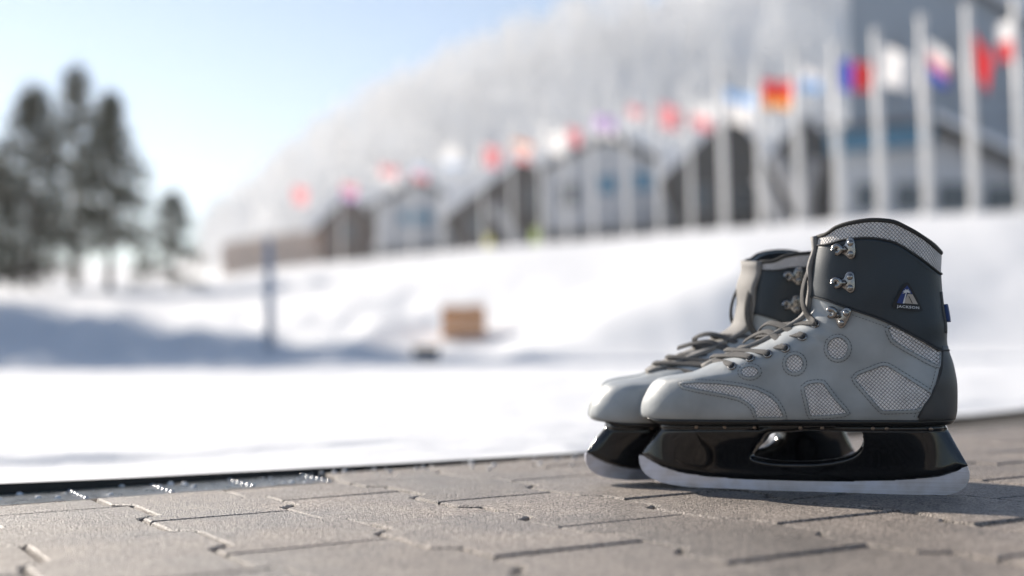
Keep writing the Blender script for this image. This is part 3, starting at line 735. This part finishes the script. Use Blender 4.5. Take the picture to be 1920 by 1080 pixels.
# ------------------------------------------------------------------ air
hm = bpy.data.materials.new('haze'); hm.use_nodes = True; hn = hm.node_tree; hn.nodes.clear()
pv = hn.nodes.new('ShaderNodeVolumePrincipled'); ho = hn.nodes.new('ShaderNodeOutputMaterial'); hn.links.new(pv.outputs[0], ho.inputs['Volume'])
pv.inputs['Color'].default_value = (.95, .96, .97, 1); pv.inputs['Density'].default_value = .0009; pv.inputs['Anisotropy'].default_value = .35
hb = MB(); hb.box((0, 0, 45), (1400, 1400, 93)); hz = hb.build('haze', hm); tag(hz, kind='stuff')

# ------------------------------------------------------------------ near skate: pose and outline
PSI = math.radians(24)
O_NEAR = on_ground(1508, 921.5)
def pose(O, psi, lean=0., pitch=0.):
    return Matrix.Translation(O) @ Matrix.Rotation(-psi, 4, 'Z') @ Matrix.Rotation(lean, 4, 'X') @ Matrix.Rotation(pitch, 4, 'Y')
M_NEAR = pose(O_NEAR, PSI)
MI = M_NEAR.inverted()
LO = MI @ CO; LR = MI.to_3x3()
def loc(px, py, v=0.):
    d = LR @ ray(px, py); t = (v - LO.y) / d.y
    return np.array((LO.x + d.x * t, LO.z + d.z * t))
front = [(786,1213),(782,1208),(774,1204),(757,1206.5),(737,1215),(718,1227),(709,1238),(704,1256),(697,1300),(680,1340),(662,1385),(645,1425),(628,1456),(612,1485),(600,1502),(580,1515),(550,1521),(500,1526),(450,1533),(405,1540)]
back = [(785,1788),(775,1791),(764,1792),(726,1792),(684,1785),(660,1777),(640,1773),(613,1773),(580,1768),(547,1764),(515,1762),(480,1763),(405,1763)]
fz = [loc(x, y) for y, x in front]; bz = [loc(x, y) for y, x in back]
UF = pchip([p[1] for p in fz], [p[0] for p in fz]); UB = pchip([p[1] for p in bz], [p[0] for p in bz])
Z0 = loc(1500, 785)[1]
ZC = loc(1650, 525)[1]
UTOE = fz[2][0]
def se(q, p): q = np.clip(q, 0, 1); return np.maximum(0, 1 - (1 - q) ** p) ** (1 / p)
LN = pchip([Z0, Z0 + .02, Z0 + .04, Z0 + .08, Z0 + .11, .22], [.060, .062, .072, .072, .05, .05])
WLOW = pchip([0, .03, .07, .11, .17, .22, .28], [.040, .043, .0445, .042, .036, .034, .033])
def H(u, z):
    u = np.asarray(u, float); z = np.asarray(z, float)
    uf, ub = UF(z), UB(z)
    wl = WLOW(u - UTOE); wh = .0405
    k = sstep(Z0 + .03, Z0 + .12, z); W = wl * (1 - k) + wh * k
    W = W * (1 - .13 * np.exp(-np.maximum(z - Z0, 0) / .006))
    lb = .042 + .012 * k
    base = W * se((u - uf) / LN(z), 2.45) * se((ub - u) / lb, 2.2)
    ua = u - UTOE
    soft = .00035 * (np.sin(95 * ua + 60 * z) + np.sin(-70 * ua + 130 * z + 1.) + np.sin(150 * ua + 25 * z + 2.))
    fold = .0009 * np.sin((z + .55 * ua) * 2 * math.pi / .0125) * np.exp(-((ua - .165) / .022) ** 2 - ((z - Z0 - .078) / .016) ** 2)
    return base + (soft + fold) * np.clip(base / .02, 0, 1)
def spot(px, py, off=0.):
    """point on the boot side that the photograph shows at this pixel"""
    v = -.04
    for _ in range(8):
        u, z = loc(px, py, v); v = -max(.003, float(H(u, z))) - off
    return u, z, v
def side_normal(u, z, sgn=-1):
    e = 5e-4
    n = np.array((-(H(u + e, z) - H(u - e, z)) / (2 * e), 1., -(H(u, z + e) - H(u, z - e)) / (2 * e)))
    n /= np.linalg.norm(n); n[1] *= sgn
    return Vector(n)
rim_px = [(1536,446),(1548,440),(1570,426),(1597,418),(1633,413),(1669,415),(1705,430),(1736,450),(1763,474)]
lowb_px = [(1536,462),(1548,459),(1587,449),(1620,446),(1669,452),(1717,479),(1763,515)]
cufl_px = [(1530,557),(1546,562),(1589,578),(1657,602),(1717,633),(1763,657)]
def curve_uz(P):
    Q = [spot(*p) for p in P[1:-1]]; a = loc(*P[0], -.012); b = loc(*P[-1], 0.)
    return pchip([a[0]] + [q[0] for q in Q] + [b[0]], [a[1]] + [q[1] for q in Q] + [b[1]])
ZR, ZLB, ZCL = curve_uz(rim_px), curve_uz(lowb_px), curve_uz(cufl_px)
GAP = pchip([Z0, loc(1310, 693)[1], loc(1345, 679)[1], loc(1400, 655)[1], loc(1500, 600)[1], loc(1530, 500)[1], .25], [0, 0, .009, .013, .016, .019, .020])

def s_gap(z):
    g = float(GAP(z))
    if g < 1e-4: return 0.
    uf, ub = float(UF(z)), float(UB(z)); lo, hi = 0., .45
    for _ in range(28):
        m = (lo + hi) / 2
        if H(uf + m * (ub - uf), z) < g: lo = m
        else: hi = m
    return hi
NS = 44
SS = 1 - np.cos(np.linspace(0, math.pi, NS) * 1.0); SS = SS / 2
def ring(z, zfun=None, s0=None, s1=1.):
    """open outline from the near facing edge round the heel to the far facing edge; zfun bends the height along u"""
    if s0 is None: s0 = s_gap(z)
    S = s0 + (s1 - s0) * SS; R = []
    for s in S:
        zz = z; u = UF(zz) + s * (UB(zz) - UF(zz))
        if zfun is not None:
            for _ in range(4):
                zz = float(zfun(u)); u = UF(zz) + s * (UB(zz) - UF(zz))
        R.append((float(u), -float(H(u, zz)), float(zz)))
    return np.array(R)
def both(R):
    far = R[:-1][::-1].copy(); far[:, 1] *= -1
    return np.vstack([R, far])
def offset_grid(G, off):
    G = np.asarray(G); du = np.gradient(G, axis=1); dv = np.gradient(G, axis=0)
    n = np.cross(du, dv); L = np.linalg.norm(n, axis=2, keepdims=True); n = n / np.maximum(L, 1e-12)
    # outward = away from the boot axis
    c = G.mean(axis=1, keepdims=True)
    sg = np.sign(((G - c) * n).sum(axis=2, keepdims=True)); s = np.sign(sg.sum())
    return G + n * off * s
def grid_faces(r, c):
    return [(i * c + j, i * c + j + 1, (i + 1) * c + j + 1, (i + 1) * c + j) for i in range(r - 1) for j in range(c - 1)]
def grid_obj(name, G, m, parent, off=0., uvfun=None, thick=0.):
    G = np.asarray(G)
    if off: G = offset_grid(G, off)
    r, c = G.shape[:2]; V = G.reshape(-1, 3); Fc = grid_faces(r, c)
    uv = None
    if uvfun:
        arc = np.concatenate([np.zeros((r, 1)), np.cumsum(np.linalg.norm(np.diff(G, axis=1), axis=2), axis=1)], axis=1)
        uv = np.stack([arc, G[:, :, 2]], axis=2).reshape(-1, 2)
    o = mk(name, V, Fc, m, parent, True, uv=uv)
    if thick:
        md = o.modifiers.new('solid', 'SOLIDIFY'); md.thickness = abs(thick); md.offset = -1 if thick > 0 else 1; md.use_even_offset = False
    # faces must look outward
    me = o.data; ce = V.mean(0); acc = 0.
    for p in list(me.polygons)[::7]: acc += (p.center - Vector(ce)).dot(p.normal)
    if acc < 0: me.flip_normals()
    return o

def build_skate(root):
    # ---- shell
    zs = np.unique(np.concatenate([np.linspace(Z0, loc(1260, 704)[1], 22), np.linspace(loc(1260, 704)[1], ZC, 46)]))
    rows = [both(ring(z)) for z in zs]
    for t in np.linspace(0, 1, 12)[1:]:
        s0 = s_gap(ZC + t * .05)
        rows.append(both(ring(ZC, lambda u, t=t: ZC + t * (ZR(u) - ZC), s0)))
    G = np.array(rows)
    grid_obj('upper', G, M['leather'], root, thick=.003)
    # ---- lining
    zl = np.linspace(loc(1600, 600)[1], ZC, 8); rl = [both(ring(z)) for z in zl]
    for t in np.linspace(0, .985, 8)[1:]:
        rl.append(both(ring(ZC, lambda u, t=t: ZC + t * (ZR(u) - ZC), s_gap(ZC + t * .05))))
    grid_obj('lining', np.array(rl), M['lining'], root, off=-.0045)
    # ---- cuff, collar band, binding
    def band(lo, hi, n, s0f):
        R = []
        for t in np.linspace(0, 1, n):
            zm = float(lo(UF(.18)) * (1 - t) + hi(UF(.18)) * t)
            R.append(both(ring(zm, lambda u, t=t: lo(u) * (1 - t) + hi(u) * t, s_gap(zm) + .002)))
        return np.array(R)
    grid_obj('cuff', band(ZCL, ZLB, 22, None), M['navy'], root, off=.0011, thick=.001)
    grid_obj('collar_band', band(ZLB, ZR, 8, None), M['mesh'], root, off=.0009, uvfun=True, thick=.0008)
    top = both(ring(ZC, ZR, s_gap(ZC + .05))); mb = MB(); mb.tube(top, .0021, 8); mb.build('collar_binding', M['binding'], root, True)
    seam = MB()
    for fn, of in ((ZLB, .0016), (ZCL, .0014)):
        zz = float(fn(0.)); g = band(fn, fn, 2, None); g = offset_grid(np.array([g[0], g[0] + np.array([0, 0, .001])]), of)[0]
        seam.tube(g, .0007, 6)
    seam.build('seam_piping', M['stitch'], root, True)
    # ---- facing edge trims
    for sg in (1, -1):
        P = []
        for z in np.linspace(loc(1318, 690)[1], ZC, 30):
            u = UF(z) + s_gap(z) * (UB(z) - UF(z)); P.append((float(u), -sg * float(H(u, z)), float(z)))
        e = top[0] if sg > 0 else top[-1]; P.append(tuple(e))
        b = MB(); b.tube(P, .0016, 6); b.build('facing_edge', M['edge'], root, True)
    # ---- tongue: lies in the facing gap, stands a little higher than the collar
    T = []
    zt = np.concatenate([np.linspace(loc(1316, 691)[1], ZC, 34), np.linspace(ZC, loc(1535, 446)[1], 8)[1:]])
    for i, z in enumerate(zt):
        g = float(GAP(z)) + .004; uf, ub = float(UF(z)), float(UB(z)); row = []
        up = sstep(loc(1500, 600)[1], loc(1500, 450)[1], z)
        for q in np.linspace(-1, 1, 11):
            v = q * g; lo, hi = 0., .5
            for _ in range(22):
                m_ = (lo + hi) / 2
                if H(uf + m_ * (ub - uf), z) < abs(v): lo = m_
                else: hi = m_
            dent = .0018 * math.sin(z * 190) * up - .002 * up
            row.append((uf + hi * (ub - uf) + .0012 + dent + .0008 * (1 - q * q), v, z))
        T.append(row)
    o = grid_obj('tongue', np.array(T), M['tongue'], root, thick=.004)
    # ---- heel counter
    hc = [(1767,649),(1766,684),(1757,720),(1745,746),(1732,764),(1722,783)]
    q = [spot(*p) for p in hc]; HF = pchip([a[2 - 1] for a in q], [a[0] for a in q])
    R = []
    for z in np.linspace(Z0 + .0005, q[0][1], 24):
        s = (float(HF(z)) - UF(z)) / (UB(z) - UF(z)); R.append(both(ring(z, None, min(float(s), .985))))
    grid_obj('heel_counter', np.array(R), M['charcoal'], root, off=.0013, thick=.0012)
    b = MB()
    for sg in (1, -1):
        b.tube([(a[0], sg * (a[2] - .0012), a[1]) for a in q], .0009, 6)
    b.build('counter_edge', M['stitch'], root, True)
    # ---- sole
    out = both(ring(Z0 + .001, None, 0.)); cx = out[:, 0].mean()
    prof = [(Z0 + .0022, -.0012), (Z0 + .0002, .0006), (Z0 - .0018, .0004), (Z0 - .0040, -.0025), (Z0 - .0048, -.008)]
    R = []
    for z, d in prof:
        r = out.copy(); k = 1 + d / .045; r[:, 1] *= k; r[:, 0] = cx + (r[:, 0] - cx) * (1 + d / .14)
        r[:, 2] = z + .010 * np.clip((UTOE + .03 - r[:, 0]) / .03, 0, 1) ** 2 * (1 if z < Z0 - .001 else .2)
        R.append(r)
    R = np.array(R); n = R.shape[1]; V = list(R.reshape(-1, 3)); Fc = grid_faces(len(R), n)
    for i in range(len(R) - 1): Fc.append((i * n + n - 1, i * n, (i + 1) * n, (i + 1) * n + n - 1))
    b0 = (len(R) - 1) * n; Fc.append(tuple(range(b0, b0 + n)))
    mk('sole', V, Fc, M['sole'], root)
    # ---- blade holder: inflated side profile with the long opening
    outer = [(1243,794),(1222,820),(1201,851),(1212,860),(1240,875),(1275,887),(1330,896),(1400,900.5),(1500,903.5),(1600,904.5),(1690,902),(1760,895),(1800,883),(1815,873),(1795,838),(1768,789),(1700,788),(1620,789),(1540,790.5),(1450,792),(1350,793)]
    hole = [(1450,812),(1436,826),(1420,843),(1414,852),(1424,857),(1462,862.5),(1530,863),(1581,856),(1606,846),(1617,832),(1619,818),(1613,804.5),(1575,804),(1549,804.5),(1491,810)]
    def prof_poly(P, step, crv=False):
        Q = [loc(*p) for p in P]
        return catmull(Q, True, step) if crv else polyline(Q, True, step)
    PO, PH = prof_poly(outer, .0021), prof_poly(hole, .002, True)
    V2, T2 = fill(PO, .0021, [PH])
    ztop = loc(1500, 792)[1]; zb = loc(1500, 903)[1]
    A = np.array(V2); PO_u = np.array([p[0] for p in PO])
    thk = []; tipu, heelu = PO_u.min(), PO_u.max()
    for p in A:
        d = min(segdist(p, PO), segdist(p, PH) * 1.4)
        tz = .0055 + .0165 * float(sstep(zb + .006, ztop, p[1]))
        if p[1] > ztop - .004: d = max(d, .004)
        rr = .007
        e_ = min(p[0] - tipu, heelu - p[0]); zf_ = (p[1] - zb) / (ztop - zb); w_ = float(sstep(.012, .062, e_)); tz = tz * w_ + (1 - w_) * (.0125 - .0065 * zf_) * (.35 + .65 * float(sstep(0., .02, e_)))
        thk.append(max(.0004, tz * math.sqrt(max(0., 1 - (1 - min(1, d / rr)) ** 2)) if d < rr else tz))
    n = len(V2)
    V = [(p[0], -t, p[1]) for p, t in zip(A, thk)] + [(p[0], t, p[1]) for p, t in zip(A, thk)]
    Fc = [tuple(f) for f in T2] + [tuple(i + n for i in reversed(f)) for f in T2]
    cnt = {}
    for f in T2:
        for i in range(3):
            e = (f[i], f[(i + 1) % 3]); cnt[tuple(sorted(e))] = cnt.get(tuple(sorted(e)), []) + [e]
    for k_, e in cnt.items():
        if len(e) == 1: a_, b_ = e[0]; Fc.append((b_, a_, a_ + n, b_ + n))
    holder = mk('blade_holder', V, Fc, M['black'], root)
    # flange under the sole
    R = []
    zf = [Z0 - .0040, Z0 - .0050, Z0 - .0082, Z0 - .0095]
    ua, ub_ = loc(1240, 790)[0], loc(1772, 786)[0]
    S = np.linspace(0, 2 * math.pi, 72, endpoint=False)
    for z, dd in zip(zf, (-.001, 0, 0, -.0015)):
        r = []
        for a_ in S:
            uu = (ua + ub_) / 2 + math.copysign(abs(math.cos(a_)) ** .35, math.cos(a_)) * ((ub_ - ua) / 2 + dd)
            wd = .024 - .012 * math.exp(-(((uu - (ua + ub_) / 2 - .004) / .03) ** 2)) + dd
            r.append((uu, math.copysign(abs(math.sin(a_)) ** .6, math.sin(a_)) * wd, z))
        R.append(r)
    V = [p for r in R for p in r]; n = 72
    Fc = [(i * n + j, i * n + (j + 1) % n, (i + 1) * n + (j + 1) % n, (i + 1) * n + j) for i in range(3) for j in range(n)]
    Fc += [tuple(range(n)), tuple(3 * n + j for j in range(n - 1, -1, -1))]
    mk('mounting_plate', V, Fc, M['black'], root)
    for px in (1305, 1358, 1414, 1500, 1541, 1636, 1662, 1745):
        u, z = loc(px, 797, -.025)
        for sg in (-1, 1):
            b = MB(); b.dome((u, sg * .0232, Z0 - .0066), .0019, (0, sg, -.35), .5, 10, 3); b.build('rivet', M['copper'], root, True)
    # ---- blade
    bot = [(1199.5,853),(1200,866),(1205,880),(1216,892),(1234,901.5),(1262,908.5),(1300,913.5)]
    botz = [loc(x, y) for x, y in bot]
    Q = list(botz) + [np.array((loc(px, 920)[0], z)) for px, z in ((1350, .0008), (1420, .0002), (1500, 0.), (1600, 0.), (1700, .0001), (1745, .0006))]
    Q += [loc(x, y) for x, y in ((1775,927.5),(1797,921.5),(1811,911),(1817.5,899),(1818,886),(1814,874))]
    topz = [loc(x, y - 3) for x, y in ((1795,883),(1760,892),(1690,900),(1600,902),(1500,901),(1400,898),(1330,893),(1275,884),(1240,872),(1214,858))]
    Q = [np.array((p[0], max(0, p[1]))) for p in Q]
    PB = [np.array((p[0], max(0., p[1]))) for p in catmull(Q, False, .003)] + polyline(topz, False, .004)
    V2, T2 = fill(PB, .008); n = len(V2); A = np.array(V2)
    bd = [segdist(p, PB) < 1e-5 for p in A]
    V = [(p[0], -.0021, p[1]) for p in A] + [(p[0], .0021, p[1]) for p in A]
    Fc = [tuple(f) for f in T2] + [tuple(i + n for i in reversed(f)) for f in T2]; cnt = {}
    for f in T2:
        for i in range(3):
            e = (f[i], f[(i + 1) % 3]); cnt.setdefault(tuple(sorted(e)), []).append(e)
    for e in cnt.values():
        if len(e) == 1: a_, b_ = e[0]; Fc.append((b_, a_, a_ + n, b_ + n))
    mk('blade', V, Fc, M['blade'], root, False)
    # ---- mesh panels with leather rims and stitching
    stitch = MB()
    def surf(u, z, sg, off): return (u, sg * (max(.002, float(H(u, z))) + off), z)
    def dashes(P, sg, closed=True, L=.0017, gap=.0011, off=.0008):
        P = polyline(P, closed, .0004); acc = 0.
        i = 0; k = len(P); st = int((L + gap) / .0004); sl = int(L / .0004)
        while i + sl < k:
            a_, c_ = P[i], P[i + sl]
            p, q_ = Vector(surf(a_[0], a_[1], sg, off)), Vector(surf(c_[0], c_[1], sg, off))
            stitch.tube([p, q_], .00024, 4); i += st
    def grow(P, d):
        A = np.array(P); c_ = np.roll(A, -1, 0) - np.roll(A, 1, 0); nn = np.stack([c_[:, 1], -c_[:, 0]], 1); nn /= np.linalg.norm(nn, axis=1, keepdims=True) + 1e-12
        ar = (A[:, 0] * np.roll(A[:, 1], -1) - np.roll(A[:, 0], -1) * A[:, 1]).sum()
        return list(A + nn * d * (1 if ar > 0 else -1))
    circ = lambda x, y, rx, ry: [(x + rx * math.cos(a_), y + ry * math.sin(a_)) for a_ in np.linspace(0, 2 * math.pi, 22, endpoint=False)]
    panels = [
        ([(1276,721),(1310,719),(1350,721),(1390,726),(1420,733),(1443,744),(1456,757),(1464,771),(1469,781),(1420,781),(1416,766),(1404,754),(1388,745),(1360,738),(1320,731)], False),
        ([(1509,727),(1518,721),(1533,719),(1543,720),(1551,732),(1566,752),(1587,774),(1555,777),(1521,779),(1516,757)], False),
        ([(1604,711),(1610,704),(1655,687),(1664,688),(1700,710),(1746,739),(1744,749),(1733,761),(1715,767),(1690,768),(1655,769),(1644,757),(1626,736)], False),
        ([(1667,617),(1672,613),(1690,621),(1725,639),(1762,656),(1761,684),(1740,674),(1700,652),(1676,637)], False),
        (circ(1571, 653, 18, 19), True), (circ(1490, 682, 15, 15.5), True), (circ(1406, 697, 15, 8.5), True)]
    for P, rnd in panels:
        Q = [np.array(spot(*p)[:2]) for p in P]
        loop = polyline(Q, True, .0022) if not rnd else Q
        V2, T2 = fill(loop, .0035 if not rnd else .003)
        wide = grow(loop, .0010); far_ = grow(loop, .0034)
        for sg in (-1, 1):
            V = [surf(u, z, sg, .0006) for u, z in V2]; Fc = T2 if sg < 0 else [tuple(reversed(f)) for f in T2]
            pn = mk('mesh_panel', V, Fc, M['mesh'], root, True, uv=V2)
            k = len(loop)
            b = MB()
            Va = [surf(p[0], p[1], sg, .0006) for p in loop] + [surf(p[0], p[1], sg, .0013) for p in wide] + [surf(p[0], p[1], sg, .0002) for p in far_]
            Fa = []
            for l in range(2):
                for i in range(k):
                    f = (l * k + i, l * k + (i + 1) % k, (l + 1) * k + (i + 1) % k, (l + 1) * k + i); Fa.append(f)
            ar = sum(loop[i][0] * loop[(i + 1) % k][1] - loop[(i + 1) % k][0] * loop[i][1] for i in range(k))
            if (ar > 0) == (sg < 0): Fa = [tuple(reversed(f)) for f in Fa]
            mk('panel_rim', Va, Fa, M['leather'], pn)
            dashes(grow(loop, .0006), sg, off=.0016, L=.0022, gap=.0012)
            dashes(far_, sg)
    cl = [np.array(spot(*p)[:2]) for p in ((1556,575),(1589,587),(1657,611),(1717,642),(1752,660))]
    ey = [np.array(spot(*p)[:2]) for p in ((1275,727),(1320,722),(1390,735),(1440,756))]
    hcl = [(a[0] - .0035, a[1]) for a in q]
    for sg in (-1, 1):
        dashes(cl, sg, False); dashes(hcl, sg, False)
        dashes([np.array(spot(*p)[:2]) for p in ((1552,464),(1587,455),(1620,452),(1668,458),(1714,485),(1756,517))], sg, False, off=.0022)
    stitch.build('stitching', M['stitch'], root)
    # ---- eyelets
    eye_px = [(1373,687),(1407,672),(1440,664),(1473,653),(1505,632),(1530,608)]
    eyes = []
    for px, py in eye_px:
        u, z, v = spot(px, py); eyes.append((u, z, v))
        for sg in (-1, 1):
            nrm = side_normal(u, z, sg); c_ = Vector((u, sg * abs(v), z))
            b = MB(); b.torus(c_ + nrm * .0006, nrm, .0030, .0011, n=18, k=8); e = b.build('eyelet', M['steel'], root, True)
            b = MB(); b.dome(c_ + nrm * .0002, .0029, nrm, .15, 14, 2); b.build('eyelet_hole', M['hole'], e, True)
    # ---- hooks
    for px, py, tilt in ((1584,468,0), (1582,531,0), (1572,591,-.5)):
        u, z, v = spot(px, py)
        for sg in (-1, 1):
            nrm = side_normal(u, z, sg); c_ = Vector((u, sg * abs(v), z)) + nrm * .0012
            ax = Vector((1, 0, 0)); ax = (ax - nrm * ax.dot(nrm)).normalized(); up = Vector((0, 0, 1)); up = (up - nrm * up.dot(nrm) - ax * up.dot(ax)).normalized()
            if tilt: ax, up = (ax * math.cos(tilt) + up * math.sin(tilt)).normalized(), (up * math.cos(tilt) - ax * math.sin(tilt)).normalized()
            b = MB()
            outl = [(-.003,.002),(.0005,.0035),(.003,.0085),(.0068,.0096),(.0092,.0065),(.0096,-.003),(.0085,-.0074),(.005,-.0084),(.001,-.0048),(-.003,-.002)]
            pl = catmull(outl, True, n=3); k = len(pl)
            V = []
            for dz, sc in ((0, 1.), (.0009, 1.), (.0013, .9)):
                V += [c_ + ax * (p[0] * sc + .004 * (1 - sc)) + up * (p[1] * sc) + nrm * dz for p in pl]
            Fc = [(l * k + i, l * k + (i + 1) % k, (l + 1) * k + (i + 1) % k, (l + 1) * k + i) for l in range(2) for i in range(k)] + [tuple(2 * k + i for i in range(k))]
            b.add(V, Fc)
            hk = c_ - ax * .0048 + nrm * .0035
            b.tube([c_ + ax * .002 + nrm * .0012, c_ - ax * .002 + nrm * .0028, c_ - ax * .0045 + nrm * .0035], [.0018, .0016, .0014], 8)
            b.torus(hk, nrm * .95 + ax * .1, .0030, .0023, math.radians(-110), math.radians(185), n=18, k=8, ref=ax)
            h = b.build('lace_hook', M['steel'], root, True)
            for dx, dy in ((.0058, .0048), (.0056, -.0042)):
                r = MB(); r.dome(c_ + ax * dx + up * dy + nrm * .0012, .0027, nrm, .6, 14, 4); r.build('hook_rivet', M['steel'], h, True)
    # ---- laces
    b = MB()
    for i in range(len(eyes) - 1):
        for sg in (-1, 1):
            (u0, z0, v0), (u1, z1, v1) = eyes[i], eyes[i + 1]
            p0 = Vector((u0, sg * abs(v0), z0)); p1 = Vector((u1, -sg * abs(v1), z1))
            n0 = side_normal(u0, z0, sg); n1 = side_normal(u1, z1, -sg); zm = (z0 + z1) / 2
            um = float(UF(zm)); upn = Vector((-.55, 0, .83)); ht = .0035 if sg < 0 else .0065
            ht += .0015 * math.sin(i * 2.3)
            mid = Vector((um, 0, zm)) + upn * ht
            q0 = p0 + n0 * .003 + (mid - p0) * .25; q1 = p1 + n1 * .003 + (mid - p1) * .25
            pts = catmull([p0 - n0 * .001, p0 + n0 * .0022, q0, mid, q1, p1 + n1 * .0022, p1 - n1 * .001], n=5)
            nr = []
            for k_ in range(len(pts)):
                t = k_ / (len(pts) - 1); a_ = n0.lerp(upn, min(1, 2 * t)) if t < .5 else upn.lerp(n1, min(1, 2 * t - 1)); nr.append(a_)
            b.ribbon(pts, nr, .0056, .0016)
    # loose loop from the topmost eyelet up to the collar, and slack bights over the tongue
    u5, z5, v5 = eyes[5]
    for sg in (-1, 1):
        e5 = Vector((u5, sg * abs(v5), z5)); n5 = side_normal(u5, z5, sg)
        P = [e5 - n5 * .001, e5 + n5 * .003]
        for px, py, v in ((1519,597,.026), (1507,575,.024), (1505,548,.022), (1512,518,.019), (1526,490,.015), (1540,468,.010)):
            a_ = loc(px, py, -v); P.append(Vector((a_[0], sg * v, a_[1])))
        b.ribbon(catmull(P, n=6), [Vector((-.75, sg * .65, .1))] * (6 * (len(P) - 1) + 1), .0066, .0018)
    slack = [[(1505,632,-.032),(1490,625,-.028),(1466,611,-.016),(1440,606,-.004),(1424,620,.006),(1436,634,.0)],
             [(1473,653,-.036),(1462,640,-.03),(1440,622,-.012),(1415,628,.0),(1396,640,.012)],
             [(1530,608,-.03),(1512,612,-.024),(1490,618,-.012),(1462,626,.004),(1440,640,.016)]]
    for S_ in slack:
        P = []
        for px, py, v in S_:
            a_ = loc(px, py, v); P.append(Vector((a_[0], v, a_[1])))
        pts = catmull(P, n=6); b.ribbon(pts, Vector((-.4, -.45, .8)), .0062, .0019)
    b.build('lace', M['lace'], root, True)
    return eyes

def build_logo(root):
    def wrap(px, py, off):
        u, z, v = spot(px, py, off); return (u, v, z)
    def flat(name, P, m, off, parent, depth=.0006, step=4.):
        P = [np.array(p, float) for p in P]; PL = polyline(P, True, step)
        V2, T2 = fill(PL, step * 1.4); n = len(V2)
        V = [wrap(x, y, off) for x, y in V2] + [wrap(x, y, off - depth) for x, y in V2]
        Fc = [tuple(reversed(f)) for f in T2]; cnt = {}
        for f in T2:
            for i in range(3):
                e = (f[i], f[(i + 1) % 3]); cnt.setdefault(tuple(sorted(e)), []).append(e)
        for e in cnt.values():
            if len(e) == 1: a, b = e[0]; Fc.append((a, b, b + n, a + n))
        return mk(name, V, Fc, m, parent, False)
    base = catmull([(1697.5,530.5),(1702.5,530),(1708,537),(1719,557),(1728.5,577),(1728,583.5),(1712,584),(1690,580),(1676,577),(1673.5,571),(1681,556),(1691,538)], True, n=4)
    pb = flat('logo_patch', base, M['patchblack'], .0026, root, .0016)
    flat('logo_field', [(1701,535),(1694,543),(1686,558),(1681.5,568),(1694,569.5),(1702,549),(1711,552),(1706,542)], M['patchblue'], .0030, pb)
    flat('logo_sail', [(1702,551),(1711,552),(1716,561),(1721,570.5),(1694.5,568.5)], M['patchcream'], .0031, pb)
    flat('logo_crease', [(1703.5,555),(1704.7,555),(1711.5,568.8),(1709.8,568.8)], M['patchblack'], .0035, pb, .0003, 3)
    flat('palm_trunk', [(1698.6,548),(1700.4,548.2),(1695.6,569),(1692.6,568.6)], M['white'], .0036, pb, .0004, 3)
    c = (1700, 547.5)
    for k, a in enumerate((-165, -140, -112, -85, -60, -35, -10, 12, 165)):
        a = math.radians(a); L = 8.5 if k != 3 else 7; dx, dy = math.cos(a), math.sin(a)
        tip = (c[0] + dx * L, c[1] + dy * L * .8 + (1.5 if abs(dx) > .7 else 0)); nx, ny = -dy, dx; md = (c[0] + dx * L * .5, c[1] + dy * L * .45)
        flat('palm_frond', [(c[0] - nx * .5, c[1] - ny * .5), (md[0] - nx * 1., md[1] - ny * 1.), tip, (md[0] + nx * .9, md[1] + ny * .9), (c[0] + nx * .5, c[1] + ny * .5)], M['white'], .0037, pb, .0004, 9)
    cu = bpy.data.curves.new('lettering', 'FONT'); cu.body = 'JACKSON'; cu.size = 1; cu.resolution_u = 2; cu.offset = .02; cu.space_character = 1.12
    to = bpy.data.objects.new('lettering_curve', cu); COL.objects.link(to)
    bpy.context.view_layer.update()
    me = bpy.data.meshes.new_from_object(to.evaluated_get(bpy.context.evaluated_depsgraph_get())); bpy.data.objects.remove(to)
    xs = [v.co.x for v in me.vertices]; x0, x1 = min(xs), max(xs); h = max(v.co.y for v in me.vertices)
    for v in me.vertices:
        px = 1681.5 + (v.co.x - x0) / (x1 - x0) * 42; py = 576.3 + (px - 1681.5) * .075 - v.co.y / h * 4.7
        v.co = wrap(px, py, .0029)
    me.materials.clear(); me.materials.append(M['white']); me.name = 'lettering'
    link(bpy.data.objects.new('lettering', me), pb)
    # blue pull tab at the back seam
    b = MB(); z0, z1 = loc(1772, 604)[1], loc(1772, 571)[1]
    P = []
    for t in np.linspace(0, 1, 8):
        z = z0 + (z1 - z0) * t; u = float(UB(z)); P.append((u + .0022 + .0004 * math.sin(t * math.pi), 0, z))
    b.ribbon(P, Vector((1, 0, 0)), .014, .0042); b.build('pull_tab', M['tab'], root, True)
    b = MB(); P = []
    for t in np.linspace(0, 1, 14):
        z = loc(1770, 625)[1] * (1 - t) + loc(1762, 548)[1] * t; P.append((float(UB(z)) + .0008, -.007, z))
    b.ribbon(P, Vector((1, -.4, 0)), .003, .0022); b.build('back_stay', M['charcoal'], root, True)

near = empty('ice_skate', M_NEAR)
tag(near, 'grey and navy ice skate standing upright in front, triangular palm patch on its cuff', 'ice skate', 'pair of ice skates on the paving')
EYES = build_skate(near)
FAR = dict(x=.2035, y=1.229, psi=-10.5, lean=5.8, pitch=.5)
far = copy_tree(near)
far.matrix_world = pose(Vector((FAR['x'], FAR['y'], .0005)), math.radians(FAR['psi']), math.radians(FAR['lean']), math.radians(FAR['pitch'])) @ Matrix.Scale(.95, 4)
far['label'] = 'second ice skate tilted close behind the patched one and partly hidden by it'
build_logo(near)
